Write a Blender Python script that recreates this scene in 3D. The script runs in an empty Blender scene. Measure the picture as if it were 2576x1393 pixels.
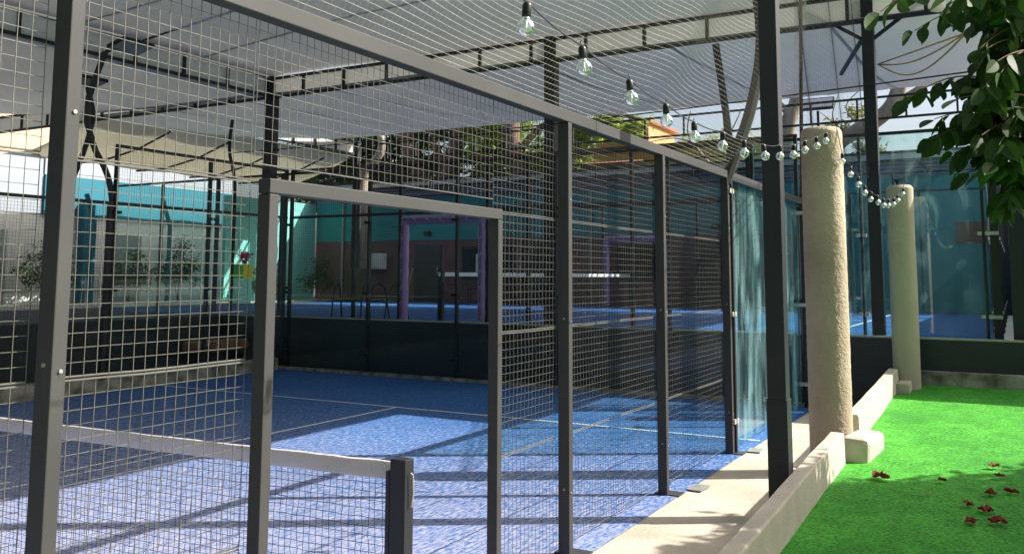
import bpy, math, random
from mathutils import Vector, Matrix, noise
R = math.radians
random.seed(7)
scene = bpy.context.scene
col = scene.collection

# ------------------------------------------------------------------ camera
cam_d = bpy.data.cameras.new("camera"); cam = bpy.data.objects.new("camera", cam_d); col.objects.link(cam)
CP = Vector((-3.5891, -2.7493, 1.8675)); YAW, PIT, ROL = 0.5096, 0.1047, 0.0043
fw = Vector((math.cos(YAW)*math.cos(PIT), math.sin(YAW)*math.cos(PIT), math.sin(PIT)))
rt = Vector((math.sin(YAW), -math.cos(YAW), 0)); up = rt.cross(fw)
r2 = rt*math.cos(ROL) + up*math.sin(ROL); u2 = -rt*math.sin(ROL) + up*math.cos(ROL)
M4 = Matrix((r2, u2, -fw)).transposed().to_4x4(); M4.translation = CP
cam.matrix_world = M4
cam_d.sensor_width = 36; cam_d.sensor_fit = 'HORIZONTAL'; cam_d.lens = 2249/2576*36; cam_d.shift_y = -238/2576
cam_d.clip_start = 0.05; cam_d.clip_end = 600
scene.camera = cam

# ------------------------------------------------------------------ light
SUN_AZ, SUN_EL = 302.5, 40.5
world = bpy.data.worlds.new("World"); scene.world = world; world.use_nodes = True
wn = world.node_tree; wn.nodes.clear()
sky = wn.nodes.new('ShaderNodeTexSky'); sky.sky_type = 'NISHITA'; sky.sun_disc = False
sky.sun_elevation = R(SUN_EL); sky.sun_rotation = R(90-SUN_AZ); sky.air_density = 1.0; sky.dust_density = 5.0; sky.ozone_density = 1.0
bg = wn.nodes.new('ShaderNodeBackground'); bg.inputs[1].default_value = 0.115
wo = wn.nodes.new('ShaderNodeOutputWorld')
wn.links.new(sky.outputs[0], bg.inputs[0]); wn.links.new(bg.outputs[0], wo.inputs[0])
sd = bpy.data.lights.new("sun", 'SUN'); sd.energy = 5.0; sd.angle = R(0.53); sd.color = (1.0, 0.95, 0.86)
so = bpy.data.objects.new("sun", sd); col.objects.link(so)
sdir = Vector((math.cos(R(SUN_AZ))*math.cos(R(SUN_EL)), math.sin(R(SUN_AZ))*math.cos(R(SUN_EL)), math.sin(R(SUN_EL))))
so.rotation_euler = sdir.to_track_quat('Z', 'Y').to_euler(); so.location = (0, -8, 15)
scene.view_settings.view_transform = 'Standard'; scene.view_settings.look = 'None'
scene.cycles.transparent_max_bounces = 48
scene.view_settings.exposure = 0.92; scene.view_settings.gamma = 1.0

# ------------------------------------------------------------------ materials
def mat(name, c, rough=0.6, c2=None, ns=8.0, nmix=0.5, bump=0.0, bs=60.0, metal=0.0, spec=0.5, stretch=None, detail=6, transl=0.0, coat=0.0):
    m = bpy.data.materials.new(name); m.use_nodes = True; nt = m.node_tree; b = nt.nodes['Principled BSDF']
    b.inputs['Roughness'].default_value = rough; b.inputs['Metallic'].default_value = metal
    b.inputs['Specular IOR Level'].default_value = spec
    if coat: b.inputs['Coat Weight'].default_value = coat
    tc = nt.nodes.new('ShaderNodeTexCoord'); mp = nt.nodes.new('ShaderNodeMapping'); nt.links.new(tc.outputs['Object'], mp.inputs[0])
    if stretch: mp.inputs['Scale'].default_value = stretch
    if c2 is None: c2 = tuple(x*0.72 for x in c)
    n = nt.nodes.new('ShaderNodeTexNoise'); n.inputs['Scale'].default_value = ns; n.inputs['Detail'].default_value = detail
    nt.links.new(mp.outputs[0], n.inputs['Vector'])
    cr = nt.nodes.new('ShaderNodeValToRGB'); e = cr.color_ramp.elements
    e[0].position = 0.5-nmix*0.5; e[1].position = 0.5+nmix*0.5; e[0].color = (*c2, 1); e[1].color = (*c, 1)
    nt.links.new(n.outputs['Fac'], cr.inputs[0]); nt.links.new(cr.outputs[0], b.inputs['Base Color'])
    if bump:
        n2 = nt.nodes.new('ShaderNodeTexNoise'); n2.inputs['Scale'].default_value = bs; n2.inputs['Detail'].default_value = 5
        nt.links.new(mp.outputs[0], n2.inputs['Vector'])
        bp = nt.nodes.new('ShaderNodeBump'); bp.inputs['Strength'].default_value = bump; bp.inputs['Distance'].default_value = 0.02
        nt.links.new(n2.outputs['Fac'], bp.inputs['Height']); nt.links.new(bp.outputs[0], b.inputs['Normal'])
    if transl:
        tr = nt.nodes.new('ShaderNodeBsdfTranslucent'); nt.links.new(cr.outputs[0], tr.inputs[0])
        mx = nt.nodes.new('ShaderNodeMixShader'); mx.inputs[0].default_value = transl
        o = nt.nodes['Material Output']; nt.links.new(b.outputs[0], mx.inputs[1]); nt.links.new(tr.outputs[0], mx.inputs[2]); nt.links.new(mx.outputs[0], o.inputs[0])
    return m

def glass_mat(name, tint, smear_haze=0.06, *a, **k):
    return _glass(name, tint, smear_haze, *a, **k)
def _glass(name, tint, smear_haze=0.06, smcol=(0.55, 0.75, 0.75), refl=1.0, vstretch=0.25, edge=(0.5, 0.75), slab=True):
    m = bpy.data.materials.new(name); m.use_nodes = True; nt = m.node_tree; nt.nodes.clear()
    L = nt.links.new
    o = nt.nodes.new('ShaderNodeOutputMaterial'); t = nt.nodes.new('ShaderNodeBsdfTransparent'); t.inputs[0].default_value = (*tint, 1)
    g = nt.nodes.new('ShaderNodeBsdfGlossy'); g.inputs['Roughness'].default_value = 0.02; g.inputs[0].default_value = (0.9, 1, 0.98, 1)
    fr = nt.nodes.new('ShaderNodeFresnel'); fr.inputs['IOR'].default_value = 1.5
    mu = nt.nodes.new('ShaderNodeMath'); mu.operation = 'MULTIPLY'; mu.inputs[1].default_value = refl; L(fr.outputs[0], mu.inputs[0])
    mx = nt.nodes.new('ShaderNodeMixShader'); L(mu.outputs[0], mx.inputs[0]); L(t.outputs[0], mx.inputs[1]); L(g.outputs[0], mx.inputs[2])
    d = nt.nodes.new('ShaderNodeBsdfDiffuse'); d.inputs[0].default_value = (*smcol, 1)
    tl = nt.nodes.new('ShaderNodeBsdfTranslucent'); tl.inputs[0].default_value = (*smcol, 1)
    dm = nt.nodes.new('ShaderNodeMixShader'); dm.inputs[0].default_value = 0.5; L(d.outputs[0], dm.inputs[1]); L(tl.outputs[0], dm.inputs[2])
    tc = nt.nodes.new('ShaderNodeTexCoord'); mp = nt.nodes.new('ShaderNodeMapping'); mp.inputs['Scale'].default_value = (1, 1, vstretch)
    L(tc.outputs['Object'], mp.inputs[0])
    n = nt.nodes.new('ShaderNodeTexNoise'); n.inputs['Scale'].default_value = 3.2; n.inputs['Detail'].default_value = 4; n.inputs['Distortion'].default_value = 0.8; L(mp.outputs[0], n.inputs['Vector'])
    rm = nt.nodes.new('ShaderNodeMapRange'); rm.inputs[1].default_value = edge[0]; rm.inputs[2].default_value = edge[1]; rm.inputs[3].default_value = smear_haze*0.25; rm.inputs[4].default_value = smear_haze*3
    L(n.outputs['Fac'], rm.inputs[0])
    m2 = nt.nodes.new('ShaderNodeMixShader'); L(rm.outputs[0], m2.inputs[0]); L(mx.outputs[0], m2.inputs[1]); L(dm.outputs[0], m2.inputs[2])
    if not slab: L(m2.outputs[0], o.inputs[0]); return m
    # a pane is a closed slab: the surface counts once, on the way in
    ge = nt.nodes.new('ShaderNodeNewGeometry'); t0 = nt.nodes.new('ShaderNodeBsdfTransparent')
    m3 = nt.nodes.new('ShaderNodeMixShader'); L(ge.outputs['Backfacing'], m3.inputs[0]); L(m2.outputs[0], m3.inputs[1]); L(t0.outputs[0], m3.inputs[2])
    L(m3.outputs[0], o.inputs[0])
    return m

STEEL = mat('black_steel', (0.052, 0.051, 0.052), 0.6, (0.038, 0.038, 0.04), 2.5, 0.5, spec=0.35)
STEELD = mat('dark_steel', (0.018, 0.02, 0.026), 0.5, (0.012, 0.013, 0.018), 3, 0.6)
WIRE = mat('fence_wire', (0.145, 0.138, 0.12), 0.42, (0.085, 0.08, 0.075), 5, 0.5, spec=0.6)
WIRED = mat('dark_wire', (0.03, 0.032, 0.036), 0.5)
RUST = mat('rusty_steel', (0.16, 0.06, 0.035), 0.75, (0.06, 0.035, 0.03), 6, 0.5, bump=0.1)
BLACKWALL = mat('black_wall_paint', (0.028, 0.036, 0.042), 0.55, (0.018, 0.024, 0.03), 1.6, 0.6, bump=0.12, bs=20)
CONC = mat('concrete', (0.56, 0.51, 0.42), 0.9, (0.4, 0.365, 0.3), 3.5, 0.55, bump=0.22, bs=45)
PAVE = mat('worn_concrete_paving', (0.56, 0.50, 0.41), 0.92, (0.37, 0.33, 0.27), 1.7, 0.42, bump=0.3, bs=35, detail=10)
CONCD = mat('stained_concrete', (0.42, 0.4, 0.33), 0.9, (0.12, 0.115, 0.085), 4.5, 0.3, bump=0.25, bs=30)
STUCCO = mat('rough_stucco', (0.56, 0.45, 0.34), 0.95, (0.36, 0.29, 0.21), 1.8, 0.45, bump=0.6, bs=55)
STUCCO2 = mat('smooth_stucco', (0.48, 0.41, 0.31), 0.95, (0.38, 0.33, 0.25), 1.6, 0.6, bump=0.3, bs=50)
PVC = mat('white_membrane', (0.78, 0.78, 0.77), 0.55, (0.70, 0.70, 0.69), 0.8, 0.6, transl=0.24)
PVCW = mat('cream_membrane', (0.72, 0.69, 0.58), 0.6, (0.62, 0.6, 0.5), 0.8, 0.6, transl=0.6)
NETM = mat('cream_net_cord', (0.62, 0.57, 0.44), 0.7, (0.5, 0.46, 0.35), 5, 0.5)
NETB = mat('black_net_cord', (0.012, 0.016, 0.03), 0.7)
TAPE = mat('net_tape', (0.66, 0.62, 0.62), 0.8, (0.56, 0.5, 0.5), 3.0, 0.5, bump=0.25, bs=14)
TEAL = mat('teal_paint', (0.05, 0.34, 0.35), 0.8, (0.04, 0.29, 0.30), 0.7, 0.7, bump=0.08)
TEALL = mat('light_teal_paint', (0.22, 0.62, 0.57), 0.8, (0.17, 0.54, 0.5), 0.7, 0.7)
WHITESH = mat('shaded_white_paint', (0.34, 0.38, 0.43), 0.8, (0.28, 0.32, 0.37), 1.0, 0.6)  # white wall greyed: roof shade on its upper part put into the paint
FASC = mat('grey_membrane_fascia', (0.66, 0.65, 0.6), 0.6, (0.56, 0.55, 0.51), 1.5, 0.6, transl=0.12)
TURQ = mat('blue_teal_paint', (0.02, 0.18, 0.25), 0.8, (0.016, 0.15, 0.21), 0.7, 0.7)
BROWN = mat('brown_paint', (0.24, 0.11, 0.11), 0.8, (0.19, 0.09, 0.09), 0.8, 0.6)
WHITE = mat('white_paint', (0.72, 0.73, 0.7), 0.8, (0.6, 0.61, 0.59), 1.0, 0.6)
WHITEG = mat('grey_white_paint', (0.84, 0.86, 0.83), 0.8, (0.74, 0.77, 0.75), 1.0, 0.6)
PEACH = mat('peach_paint', (0.72, 0.46, 0.32), 0.85, None, 1.0, 0.6)
OCHRE = mat('ochre_paint', (0.66, 0.50, 0.17), 0.85, (0.55, 0.42, 0.14), 0.8, 0.6)
ORANGE = mat('orange_paint', (0.55, 0.33, 0.14), 0.85, None, 0.8, 0.6)
TILE = mat('clay_tile', (0.42, 0.16, 0.08), 0.85, (0.22, 0.09, 0.06), 6, 0.5)
CORR = mat('grey_blue_sheet', (0.20, 0.25, 0.33), 0.5, (0.14, 0.18, 0.25), 1.0, 0.5)
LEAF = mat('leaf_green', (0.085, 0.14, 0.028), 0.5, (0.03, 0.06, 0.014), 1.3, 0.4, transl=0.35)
LEAFB = mat('pale_leaf_green', (0.34, 0.42, 0.05), 0.55, (0.14, 0.24, 0.03), 1.6, 0.4, transl=0.4)  # brightened to put sunlight into the left shrub, which stands under the roof
LEAFN = mat('glossy_leaf', (0.042, 0.095, 0.013), 0.5, (0.014, 0.04, 0.007), 7, 0.5, spec=0.2, transl=0.22)
LEAFY = mat('yellow_green_leaf', (0.26, 0.25, 0.03), 0.5, (0.1, 0.14, 0.02), 3, 0.5, transl=0.4)
BARK = mat('bark', (0.20, 0.14, 0.095), 0.95, (0.09, 0.06, 0.045), 5, 0.4, bump=0.6, bs=14, stretch=(1, 1, 0.3))
BARKL = mat('pale_bark', (0.38, 0.33, 0.25), 0.95, (0.2, 0.17, 0.13), 4, 0.4, bump=0.4, bs=12, stretch=(1, 1, 0.3))
REDLEAF = mat('dry_red_leaf', (0.38, 0.05, 0.025), 0.7, (0.18, 0.03, 0.02), 25, 0.5, transl=0.2)
PINK = mat('mauve_padding', (0.52, 0.30, 0.62), 0.4, (0.42, 0.23, 0.52), 4, 0.5, bump=0.5, bs=9, spec=0.6)
INK = mat('dark_print', (0.10, 0.02, 0.09), 0.6)
SOCK = mat('black_plastic', (0.012, 0.012, 0.014), 0.4)
FIL = mat('white_led_filament', (0.8, 0.8, 0.74), 0.4, (0.7, 0.7, 0.64), 5)
ROPE = mat('yellow_rope', (0.42, 0.34, 0.14), 0.9, (0.25, 0.2, 0.09), 30)
OLIVE = mat('olive_board', (0.22, 0.2, 0.1), 0.7, None, 3)
TERRA = mat('terracotta_vinyl', (0.26, 0.11, 0.06), 0.6, (0.18, 0.08, 0.045), 8, 0.5)
PLASTIC = mat('white_plastic', (0.7, 0.74, 0.76), 0.4)
YELLOW = mat('yellow_print', (0.65, 0.65, 0.03), 0.6)
GREENP = mat('green_print', (0.05, 0.42, 0.06), 0.6)
MAGENTA = mat('magenta_petal', (0.75, 0.03, 0.22), 0.5, transl=0.3)
ASPH = mat('dark_paving', (0.075, 0.08, 0.08), 0.9, (0.05, 0.055, 0.055), 1.5, 0.6, bump=0.1)
PALEPAVE = mat('pale_paving', (0.5, 0.5, 0.46), 0.9, (0.38, 0.38, 0.35), 1.5, 0.5)
GROUND = mat('bare_ground', (0.22, 0.2, 0.16), 0.95, (0.14, 0.13, 0.1), 0.6, 0.6)
METALP = mat('galvanised_plate', (0.45, 0.46, 0.45), 0.45, (0.32, 0.33, 0.33), 12, 0.5, metal=0.5)
CLAMP = mat('zinc_clamp', (0.6, 0.6, 0.56), 0.4, None, 10, metal=0.3)
GLASS = glass_mat('court_glass', (0.86, 0.95, 0.93), 0.02, refl=1.0, vstretch=0.6)
GLASSS = glass_mat('smeared_glass', (0.60, 0.84, 0.86), 0.2, (0.40, 0.70, 0.72), 1.0, 0.22, (0.42, 0.74))
GLASST = glass_mat('teal_tinted_glass', (0.72, 0.92, 0.92), 0.13, (0.46, 0.70, 0.72), 2.4, 0.5)  # haze on this glass is painted in through the pale smear layer
BULB = glass_mat('bulb_glass', (0.95, 0.97, 0.98), 0.16, (0.92, 0.95, 1.0), 0.9, slab=False)

def court_mat():
    m = bpy.data.materials.new('blue_court_turf'); m.use_nodes = True; nt = m.node_tree; L = nt.links.new; b = nt.nodes['Principled BSDF']
    b.inputs['Roughness'].default_value = 0.85; b.inputs['Specular IOR Level'].default_value = 0.25
    tc = nt.nodes.new('ShaderNodeTexCoord')
    def nz(s, sc=(1, 1, 1), d=6, dist=0.0):
        mp = nt.nodes.new('ShaderNodeMapping'); mp.inputs['Scale'].default_value = sc; mp.inputs['Rotation'].default_value = (0, 0, R(28)); L(tc.outputs['Object'], mp.inputs[0])
        n = nt.nodes.new('ShaderNodeTexNoise'); n.inputs['Scale'].default_value = s; n.inputs['Detail'].default_value = d; n.inputs['Distortion'].default_value = dist; L(mp.outputs[0], n.inputs[0]); return n
    n1 = nz(0.55, d=4); n2 = nz(17, (0.8, 2.0, 1), 10, 0.4); n3 = nz(75, d=3)
    r1 = nt.nodes.new('ShaderNodeValToRGB'); e = r1.color_ramp.elements; e[0].position = .3; e[1].position = .7; e[0].color = (0.018, 0.098, 0.30, 1); e[1].color = (0.032, 0.135, 0.37, 1)
    L(n1.outputs['Fac'], r1.inputs[0])
    # sand worked into the pile: more of it near the net
    sx = nt.nodes.new('ShaderNodeSeparateXYZ'); L(tc.outputs['Object'], sx.inputs[0])
    mr = nt.nodes.new('ShaderNodeMapRange'); mr.inputs[1].default_value = 7.5; mr.inputs[2].default_value = 0.5; mr.inputs[3].default_value = -0.15; mr.inputs[4].default_value = 0.17; L(sx.outputs[0], mr.inputs[0])
    ad = nt.nodes.new('ShaderNodeMath'); ad.operation = 'ADD'; L(n2.outputs['Fac'], ad.inputs[0]); L(mr.outputs[0], ad.inputs[1])
    ad2 = nt.nodes.new('ShaderNodeMath'); ad2.operation = 'MULTIPLY_ADD'; ad2.inputs[1].default_value = 0.35; L(n3.outputs['Fac'], ad2.inputs[0]); L(ad.outputs[0], ad2.inputs[2])
    r2_ = nt.nodes.new('ShaderNodeMapRange'); r2_.inputs[1].default_value = 0.57; r2_.inputs[2].default_value = 1.02; r2_.inputs[3].default_value = 0.0; r2_.inputs[4].default_value = 0.85; L(ad2.outputs[0], r2_.inputs[0])
    mx = nt.nodes.new('ShaderNodeMix'); mx.data_type = 'RGBA'; L(r2_.outputs[0], mx.inputs[0]); L(r1.outputs[0], mx.inputs[6]); mx.inputs[7].default_value = (0.50, 0.47, 0.58, 1)
    L(mx.outputs[2], b.inputs['Base Color'])
    bp = nt.nodes.new('ShaderNodeBump'); bp.inputs['Strength'].default_value = 0.5; bp.inputs['Distance'].default_value = 0.01; L(n3.outputs['Fac'], bp.inputs['Height']); L(bp.outputs[0], b.inputs['Normal'])
    return m
COURT = court_mat()
COURT2 = mat('blue_court_turf_far', (0.015, 0.11, 0.36), 0.85, (0.012, 0.085, 0.29), 0.8, 0.6)

def turf_mat():
    m = bpy.data.materials.new('green_artificial_turf'); m.use_nodes = True; nt = m.node_tree; L = nt.links.new; b = nt.nodes['Principled BSDF']
    b.inputs['Roughness'].default_value = 0.75; b.inputs['Specular IOR Level'].default_value = 0.3
    tc = nt.nodes.new('ShaderNodeTexCoord')
    def nz(s, d=4):
        n = nt.nodes.new('ShaderNodeTexNoise'); n.inputs['Scale'].default_value = s; n.inputs['Detail'].default_value = d; L(tc.outputs['Object'], n.inputs[0]); return n
    n1 = nz(0.8, 5); n2 = nz(38, 4); n3 = nz(160, 2); n4 = nz(5.5, 6)
    sq = nt.nodes.new('ShaderNodeMath'); sq.operation = 'MULTIPLY_ADD'; sq.inputs[1].default_value = 0.45; L(n4.outputs['Fac'], sq.inputs[0]); hf = nt.nodes.new('ShaderNodeMath'); hf.operation = 'MULTIPLY'; hf.inputs[1].default_value = 0.55; L(n1.outputs['Fac'], hf.inputs[0]); L(hf.outputs[0], sq.inputs[2])
    r1 = nt.nodes.new('ShaderNodeValToRGB'); e = r1.color_ramp.elements; e[0].position = .40; e[1].position = .60; e[0].color = (0.04, 0.31, 0.02, 1); e[1].color = (0.085, 0.47, 0.035, 1); L(sq.outputs[0], r1.inputs[0])
    r2_ = nt.nodes.new('ShaderNodeValToRGB'); e = r2_.color_ramp.elements; e[0].position = .32; e[1].position = .62; e[0].color = (0.45, 0.45, 0.45, 1); e[1].color = (1.1, 1.1, 1.1, 1); L(n2.outputs['Fac'], r2_.inputs[0])
    mm = nt.nodes.new('ShaderNodeMix'); mm.data_type = 'RGBA'; mm.blend_type = 'MULTIPLY'; mm.inputs[0].default_value = 1; L(r1.outputs[0], mm.inputs[6]); L(r2_.outputs[0], mm.inputs[7])
    v = nt.nodes.new('ShaderNodeTexVoronoi'); v.inputs['Scale'].default_value = 16; L(tc.outputs['Object'], v.inputs[0])  # sparse pale specks: glints on the pile painted into the colour
    lt = nt.nodes.new('ShaderNodeMapRange'); lt.inputs[1].default_value = 0.09; lt.inputs[2].default_value = 0.05; L(v.outputs['Distance'], lt.inputs[0])
    sc = nt.nodes.new('ShaderNodeSeparateColor'); L(v.outputs['Color'], sc.inputs[0])
    gt = nt.nodes.new('ShaderNodeMath'); gt.operation = 'GREATER_THAN'; gt.inputs[1].default_value = 0.72; L(sc.outputs[0], gt.inputs[0])
    ml = nt.nodes.new('ShaderNodeMath'); ml.operation = 'MULTIPLY'; L(lt.outputs[0], ml.inputs[0]); L(gt.outputs[0], ml.inputs[1])
    ml2 = nt.nodes.new('ShaderNodeMath'); ml2.operation = 'MULTIPLY'; ml2.inputs[1].default_value = 0.6; L(ml.outputs[0], ml2.inputs[0])
    mx = nt.nodes.new('ShaderNodeMix'); mx.data_type = 'RGBA'; L(ml2.outputs[0], mx.inputs[0]); L(mm.outputs[2], mx.inputs[6]); mx.inputs[7].default_value = (0.5, 0.7, 0.45, 1)
    L(mx.outputs[2], b.inputs['Base Color'])
    bp = nt.nodes.new('ShaderNodeBump'); bp.inputs['Strength'].default_value = 0.8; bp.inputs['Distance'].default_value = 0.012; L(n3.outputs['Fac'], bp.inputs['Height']); L(bp.outputs[0], b.inputs['Normal'])
    return m
TURF = turf_mat()

# ------------------------------------------------------------------ helpers
class MB:
    def __init__(s): s.v = []; s.f = []
    def box(s, x0, x1, y0, y1, z0, z1):
        n = len(s.v); s.v += [(x0,y0,z0),(x1,y0,z0),(x1,y1,z0),(x0,y1,z0),(x0,y0,z1),(x1,y0,z1),(x1,y1,z1),(x0,y1,z1)]
        s.f += [(n,n+3,n+2,n+1),(n+4,n+5,n+6,n+7),(n,n+1,n+5,n+4),(n+1,n+2,n+6,n+5),(n+2,n+3,n+7,n+6),(n+3,n,n+4,n+7)]; return s
    def tube(s, pts, r, sides=6, cap=True):
        pts = [Vector(p) for p in pts]; n0 = len(s.v); m = len(pts)
        rs = r if isinstance(r, (list, tuple)) else [r]*m
        prev = None
        for i, p in enumerate(pts):
            d = (pts[min(i+1, m-1)] - pts[max(i-1, 0)])
            if d.length < 1e-9: d = Vector((0, 0, 1))
            d.normalize()
            if prev is None:
                a = Vector((0, 0, 1)) if abs(d.z) < 0.9 else Vector((1, 0, 0))
                u = d.cross(a).normalized()
            else:
                u = prev - d*prev.dot(d)
                u = u.normalized() if u.length > 1e-6 else d.orthogonal().normalized()
            prev = u; w = d.cross(u)
            for k in range(sides):
                an = 2*math.pi*(k+0.5)/sides; q = p + (u*math.cos(an) + w*math.sin(an))*rs[i]; s.v.append(tuple(q))
        for i in range(m-1):
            for k in range(sides):
                a = n0+i*sides+k; b = n0+i*sides+(k+1) % sides; s.f.append((a, b, b+sides, a+sides))
        if cap and sides > 2:
            s.f.append(tuple(n0+k for k in reversed(range(sides)))); s.f.append(tuple(n0+(m-1)*sides+k for k in range(sides)))
        return s
    def bar(s, a, b, w, h=None):   # square bar between points: w across, h vertical-ish
        a = Vector(a); b = Vector(b); d = (b-a).normalized(); h = h or w
        ref = Vector((0, 0, 1)) if abs(d.z) < 0.95 else Vector((1, 0, 0))
        u = d.cross(ref).normalized(); v = u.cross(d).normalized(); n = len(s.v)
        for p in (a, b):
            for su, sv in ((-1,-1),(1,-1),(1,1),(-1,1)): s.v.append(tuple(p + u*su*w/2 + v*sv*h/2))
        s.f += [(n,n+1,n+5,n+4),(n+1,n+2,n+6,n+5),(n+2,n+3,n+7,n+6),(n+3,n,n+4,n+7),(n+3,n+2,n+1,n),(n+4,n+5,n+6,n+7)]; return s
    def quad(s, *p): n = len(s.v); s.v += [tuple(q) for q in p]; s.f.append(tuple(range(n, n+len(p)))); return s
    def lathe(s, prof, c=(0, 0, 0), sides=16):
        n = len(s.v)
        for r, z in prof:
            for k in range(sides): a = 2*math.pi*k/sides; s.v.append((c[0]+r*math.cos(a), c[1]+r*math.sin(a), c[2]+z))
        for i in range(len(prof)-1):
            for k in range(sides): a = n+i*sides+k; b = n+i*sides+(k+1) % sides; s.f.append((a, b, b+sides, a+sides))
        return s
    def sheet(s, fn, nu, nv):
        n = len(s.v)
        for i in range(nu+1):
            for j in range(nv+1): s.v.append(tuple(fn(i/nu, j/nv)))
        for i in range(nu):
            for j in range(nv): a = n+i*(nv+1)+j; s.f.append((a, a+nv+1, a+nv+2, a+1))
        return s
    def build(s, name, m, parent=None, bevel=0.0, smooth=False, origin=None, thick=0.0):
        if origin is not None:
            ox, oy, oz = origin; s.v = [(x-ox, y-oy, z-oz) for x, y, z in s.v]
        me = bpy.data.meshes.new(name); me.from_pydata(s.v, [], s.f); me.update(); me.materials.append(m)
        if smooth: me.polygons.foreach_set('use_smooth', [True]*len(me.polygons))
        o = bpy.data.objects.new(name, me); col.objects.link(o)
        if origin is not None: o.location = origin
        if parent is not None:
            o.parent = parent
            if origin is None and parent.type == 'EMPTY': o.location = -Vector(parent.location)
        if bevel:
            b = o.modifiers.new('bevel', 'BEVEL'); b.width = bevel; b.segments = 2; b.limit_method = 'ANGLE'
        if thick:
            b = o.modifiers.new('solidify', 'SOLIDIFY'); b.thickness = thick
        return o

def tag(o, label=None, cat=None, group=None, kind=None):
    if label: o['label'] = label
    if cat: o['category'] = cat
    if group: o['group'] = group
    if kind: o['kind'] = kind
    return o
def empty(name, loc, label, cat, group=None, rz=0):
    o = bpy.data.objects.new(name, None); col.objects.link(o); o.location = loc; o.rotation_euler.z = rz; o.empty_display_size = 0.2
    return tag(o, label, cat, group)
def local(o):   # a child built in the parent's own frame
    o.location = (0, 0, 0); return o

# ------------------------------------------------------------------ setting
tag(MB().quad((-300,-300,-0.03),(300,-300,-0.03),(300,300,-0.03),(-300,300,-0.03)).build('ground', GROUND), kind='structure')
TZ = 1.0     # terrace level
t = MB(); t.box(10.26, 120, -60, 90, -0.02, TZ-0.005); t.box(-60, 10.26, 12.04, 90, -0.02, TZ-0.005)
tag(t.build('terrace', ASPH), kind='structure')
tag(MB().quad((-14,-1.16,0.0),(10.2,-1.16,0.0),(10.2,11.98,0.0),(-14,11.98,0.0)).build('pavement', PAVE), kind='structure')
cf = tag(MB().quad((-10.1,-0.16,0.008),(10.08,-0.16,0.008),(10.08,10.1,0.008),(-10.1,10.1,0.008)).build('court_floor', COURT), kind='structure')
LINE = mat('white_line_paint', (0.8, 0.82, 0.82), 0.8, (0.6, 0.64, 0.7), 20, 0.5)
for a in ((6.925, 6.975, -0.12, 10.08), (-6.975, -6.925, -0.12, 10.08)): MB().quad((a[0],a[2],0.013),(a[1],a[2],0.013),(a[1],a[3],0.013),(a[0],a[3],0.013)).build('court_line', LINE, cf)
MB().quad((-6.925,4.975,0.013),(6.925,4.975,0.013),(6.925,5.025,0.013),(-6.925,5.025,0.013)).build('court_line', LINE, cf)
C2X0, C2X1, C2Y0, C2Y1 = 10.72, 20.7, -2.4, 16.6
NY = 6.76
cf2 = tag(MB().quad((C2X0-0.1,C2Y0-0.05,TZ+0.006),(C2X1+0.1,C2Y0-0.05,TZ+0.006),(C2X1+0.1,C2Y1,TZ+0.006),(C2X0-0.1,C2Y1,TZ+0.006)).build('court_floor', COURT2), kind='structure')
for y in (NY-6.95, NY+6.95): MB().quad((C2X0,y-.03,TZ+.011),(C2X1,y-.03,TZ+.011),(C2X1,y+.03,TZ+.011),(C2X0,y+.03,TZ+.011)).build('court_line', LINE, cf2)
MB().quad((15.68,NY-6.92,TZ+.011),(15.74,NY-6.92,TZ+.011),(15.74,NY+6.92,TZ+.011),(15.68,NY+6.92,TZ+.011)).build('court_line', LINE, cf2)
tag(MB().quad((-30,18.2,TZ+.004),(21.9,18.2,TZ+.004),(40,60,TZ+.004),(-30,60,TZ+.004)).build('path', PALEPAVE), kind='structure')
tag(MB().quad((10.3,-3.9,TZ+.004),(22,-3.9,TZ+.004),(22,-2.5,TZ+.004),(10.3,-2.5,TZ+.004)).build('path', PALEPAVE), kind='structure')
def gz(x, y=0): return max(0.015, 0.1+0.0416*(x-2.5))
def turf_fn(u, v):
    x = -10+u*20.2; y = -1.27-v*14; return (x, y, gz(x)+0.012*noise.noise(Vector((x*1.3, y*1.3, 0))))
tag(MB().sheet(turf_fn, 120, 60).build('turf', TURF, smooth=True), kind='structure')

# retaining walls (black) with concrete footing
w = tag(MB().box(10.2, 10.255, -14, 11.98, 0.0, TZ+0.02).build('retaining_wall', BLACKWALL, bevel=0.004), 'black painted low retaining wall with bare concrete foot, behind the near court and the turf', 'wall')
MB().box(10.06, 10.197, -12, -1.55, 0.1, 0.6).build('footing', CONCD, w, bevel=0.01)
MB().box(10.195, 10.26, -14, 12, TZ+0.023, TZ+0.05).build('coping', CONC, w)
w2 = tag(MB().box(-30, 10.19, 12.0, 12.04, 0.0, TZ+0.02).build('retaining_wall', BLACKWALL), 'black low retaining wall along the far side of the near court, behind the wire mesh', 'wall')
tag(MB().box(-14, 9.98, 10.16, 10.3, -0.02, 0.24).build('kerb', CONCD, bevel=0.01), 'low grey concrete kerb along the far side of the near court', 'kerb')
tag(MB().box(10.02, 10.14, -0.02, 10.3, 0.0, 0.06).build('kerb', CONCD, bevel=0.01), 'thin concrete kerb under the end glass of the near court', 'kerb')

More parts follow.
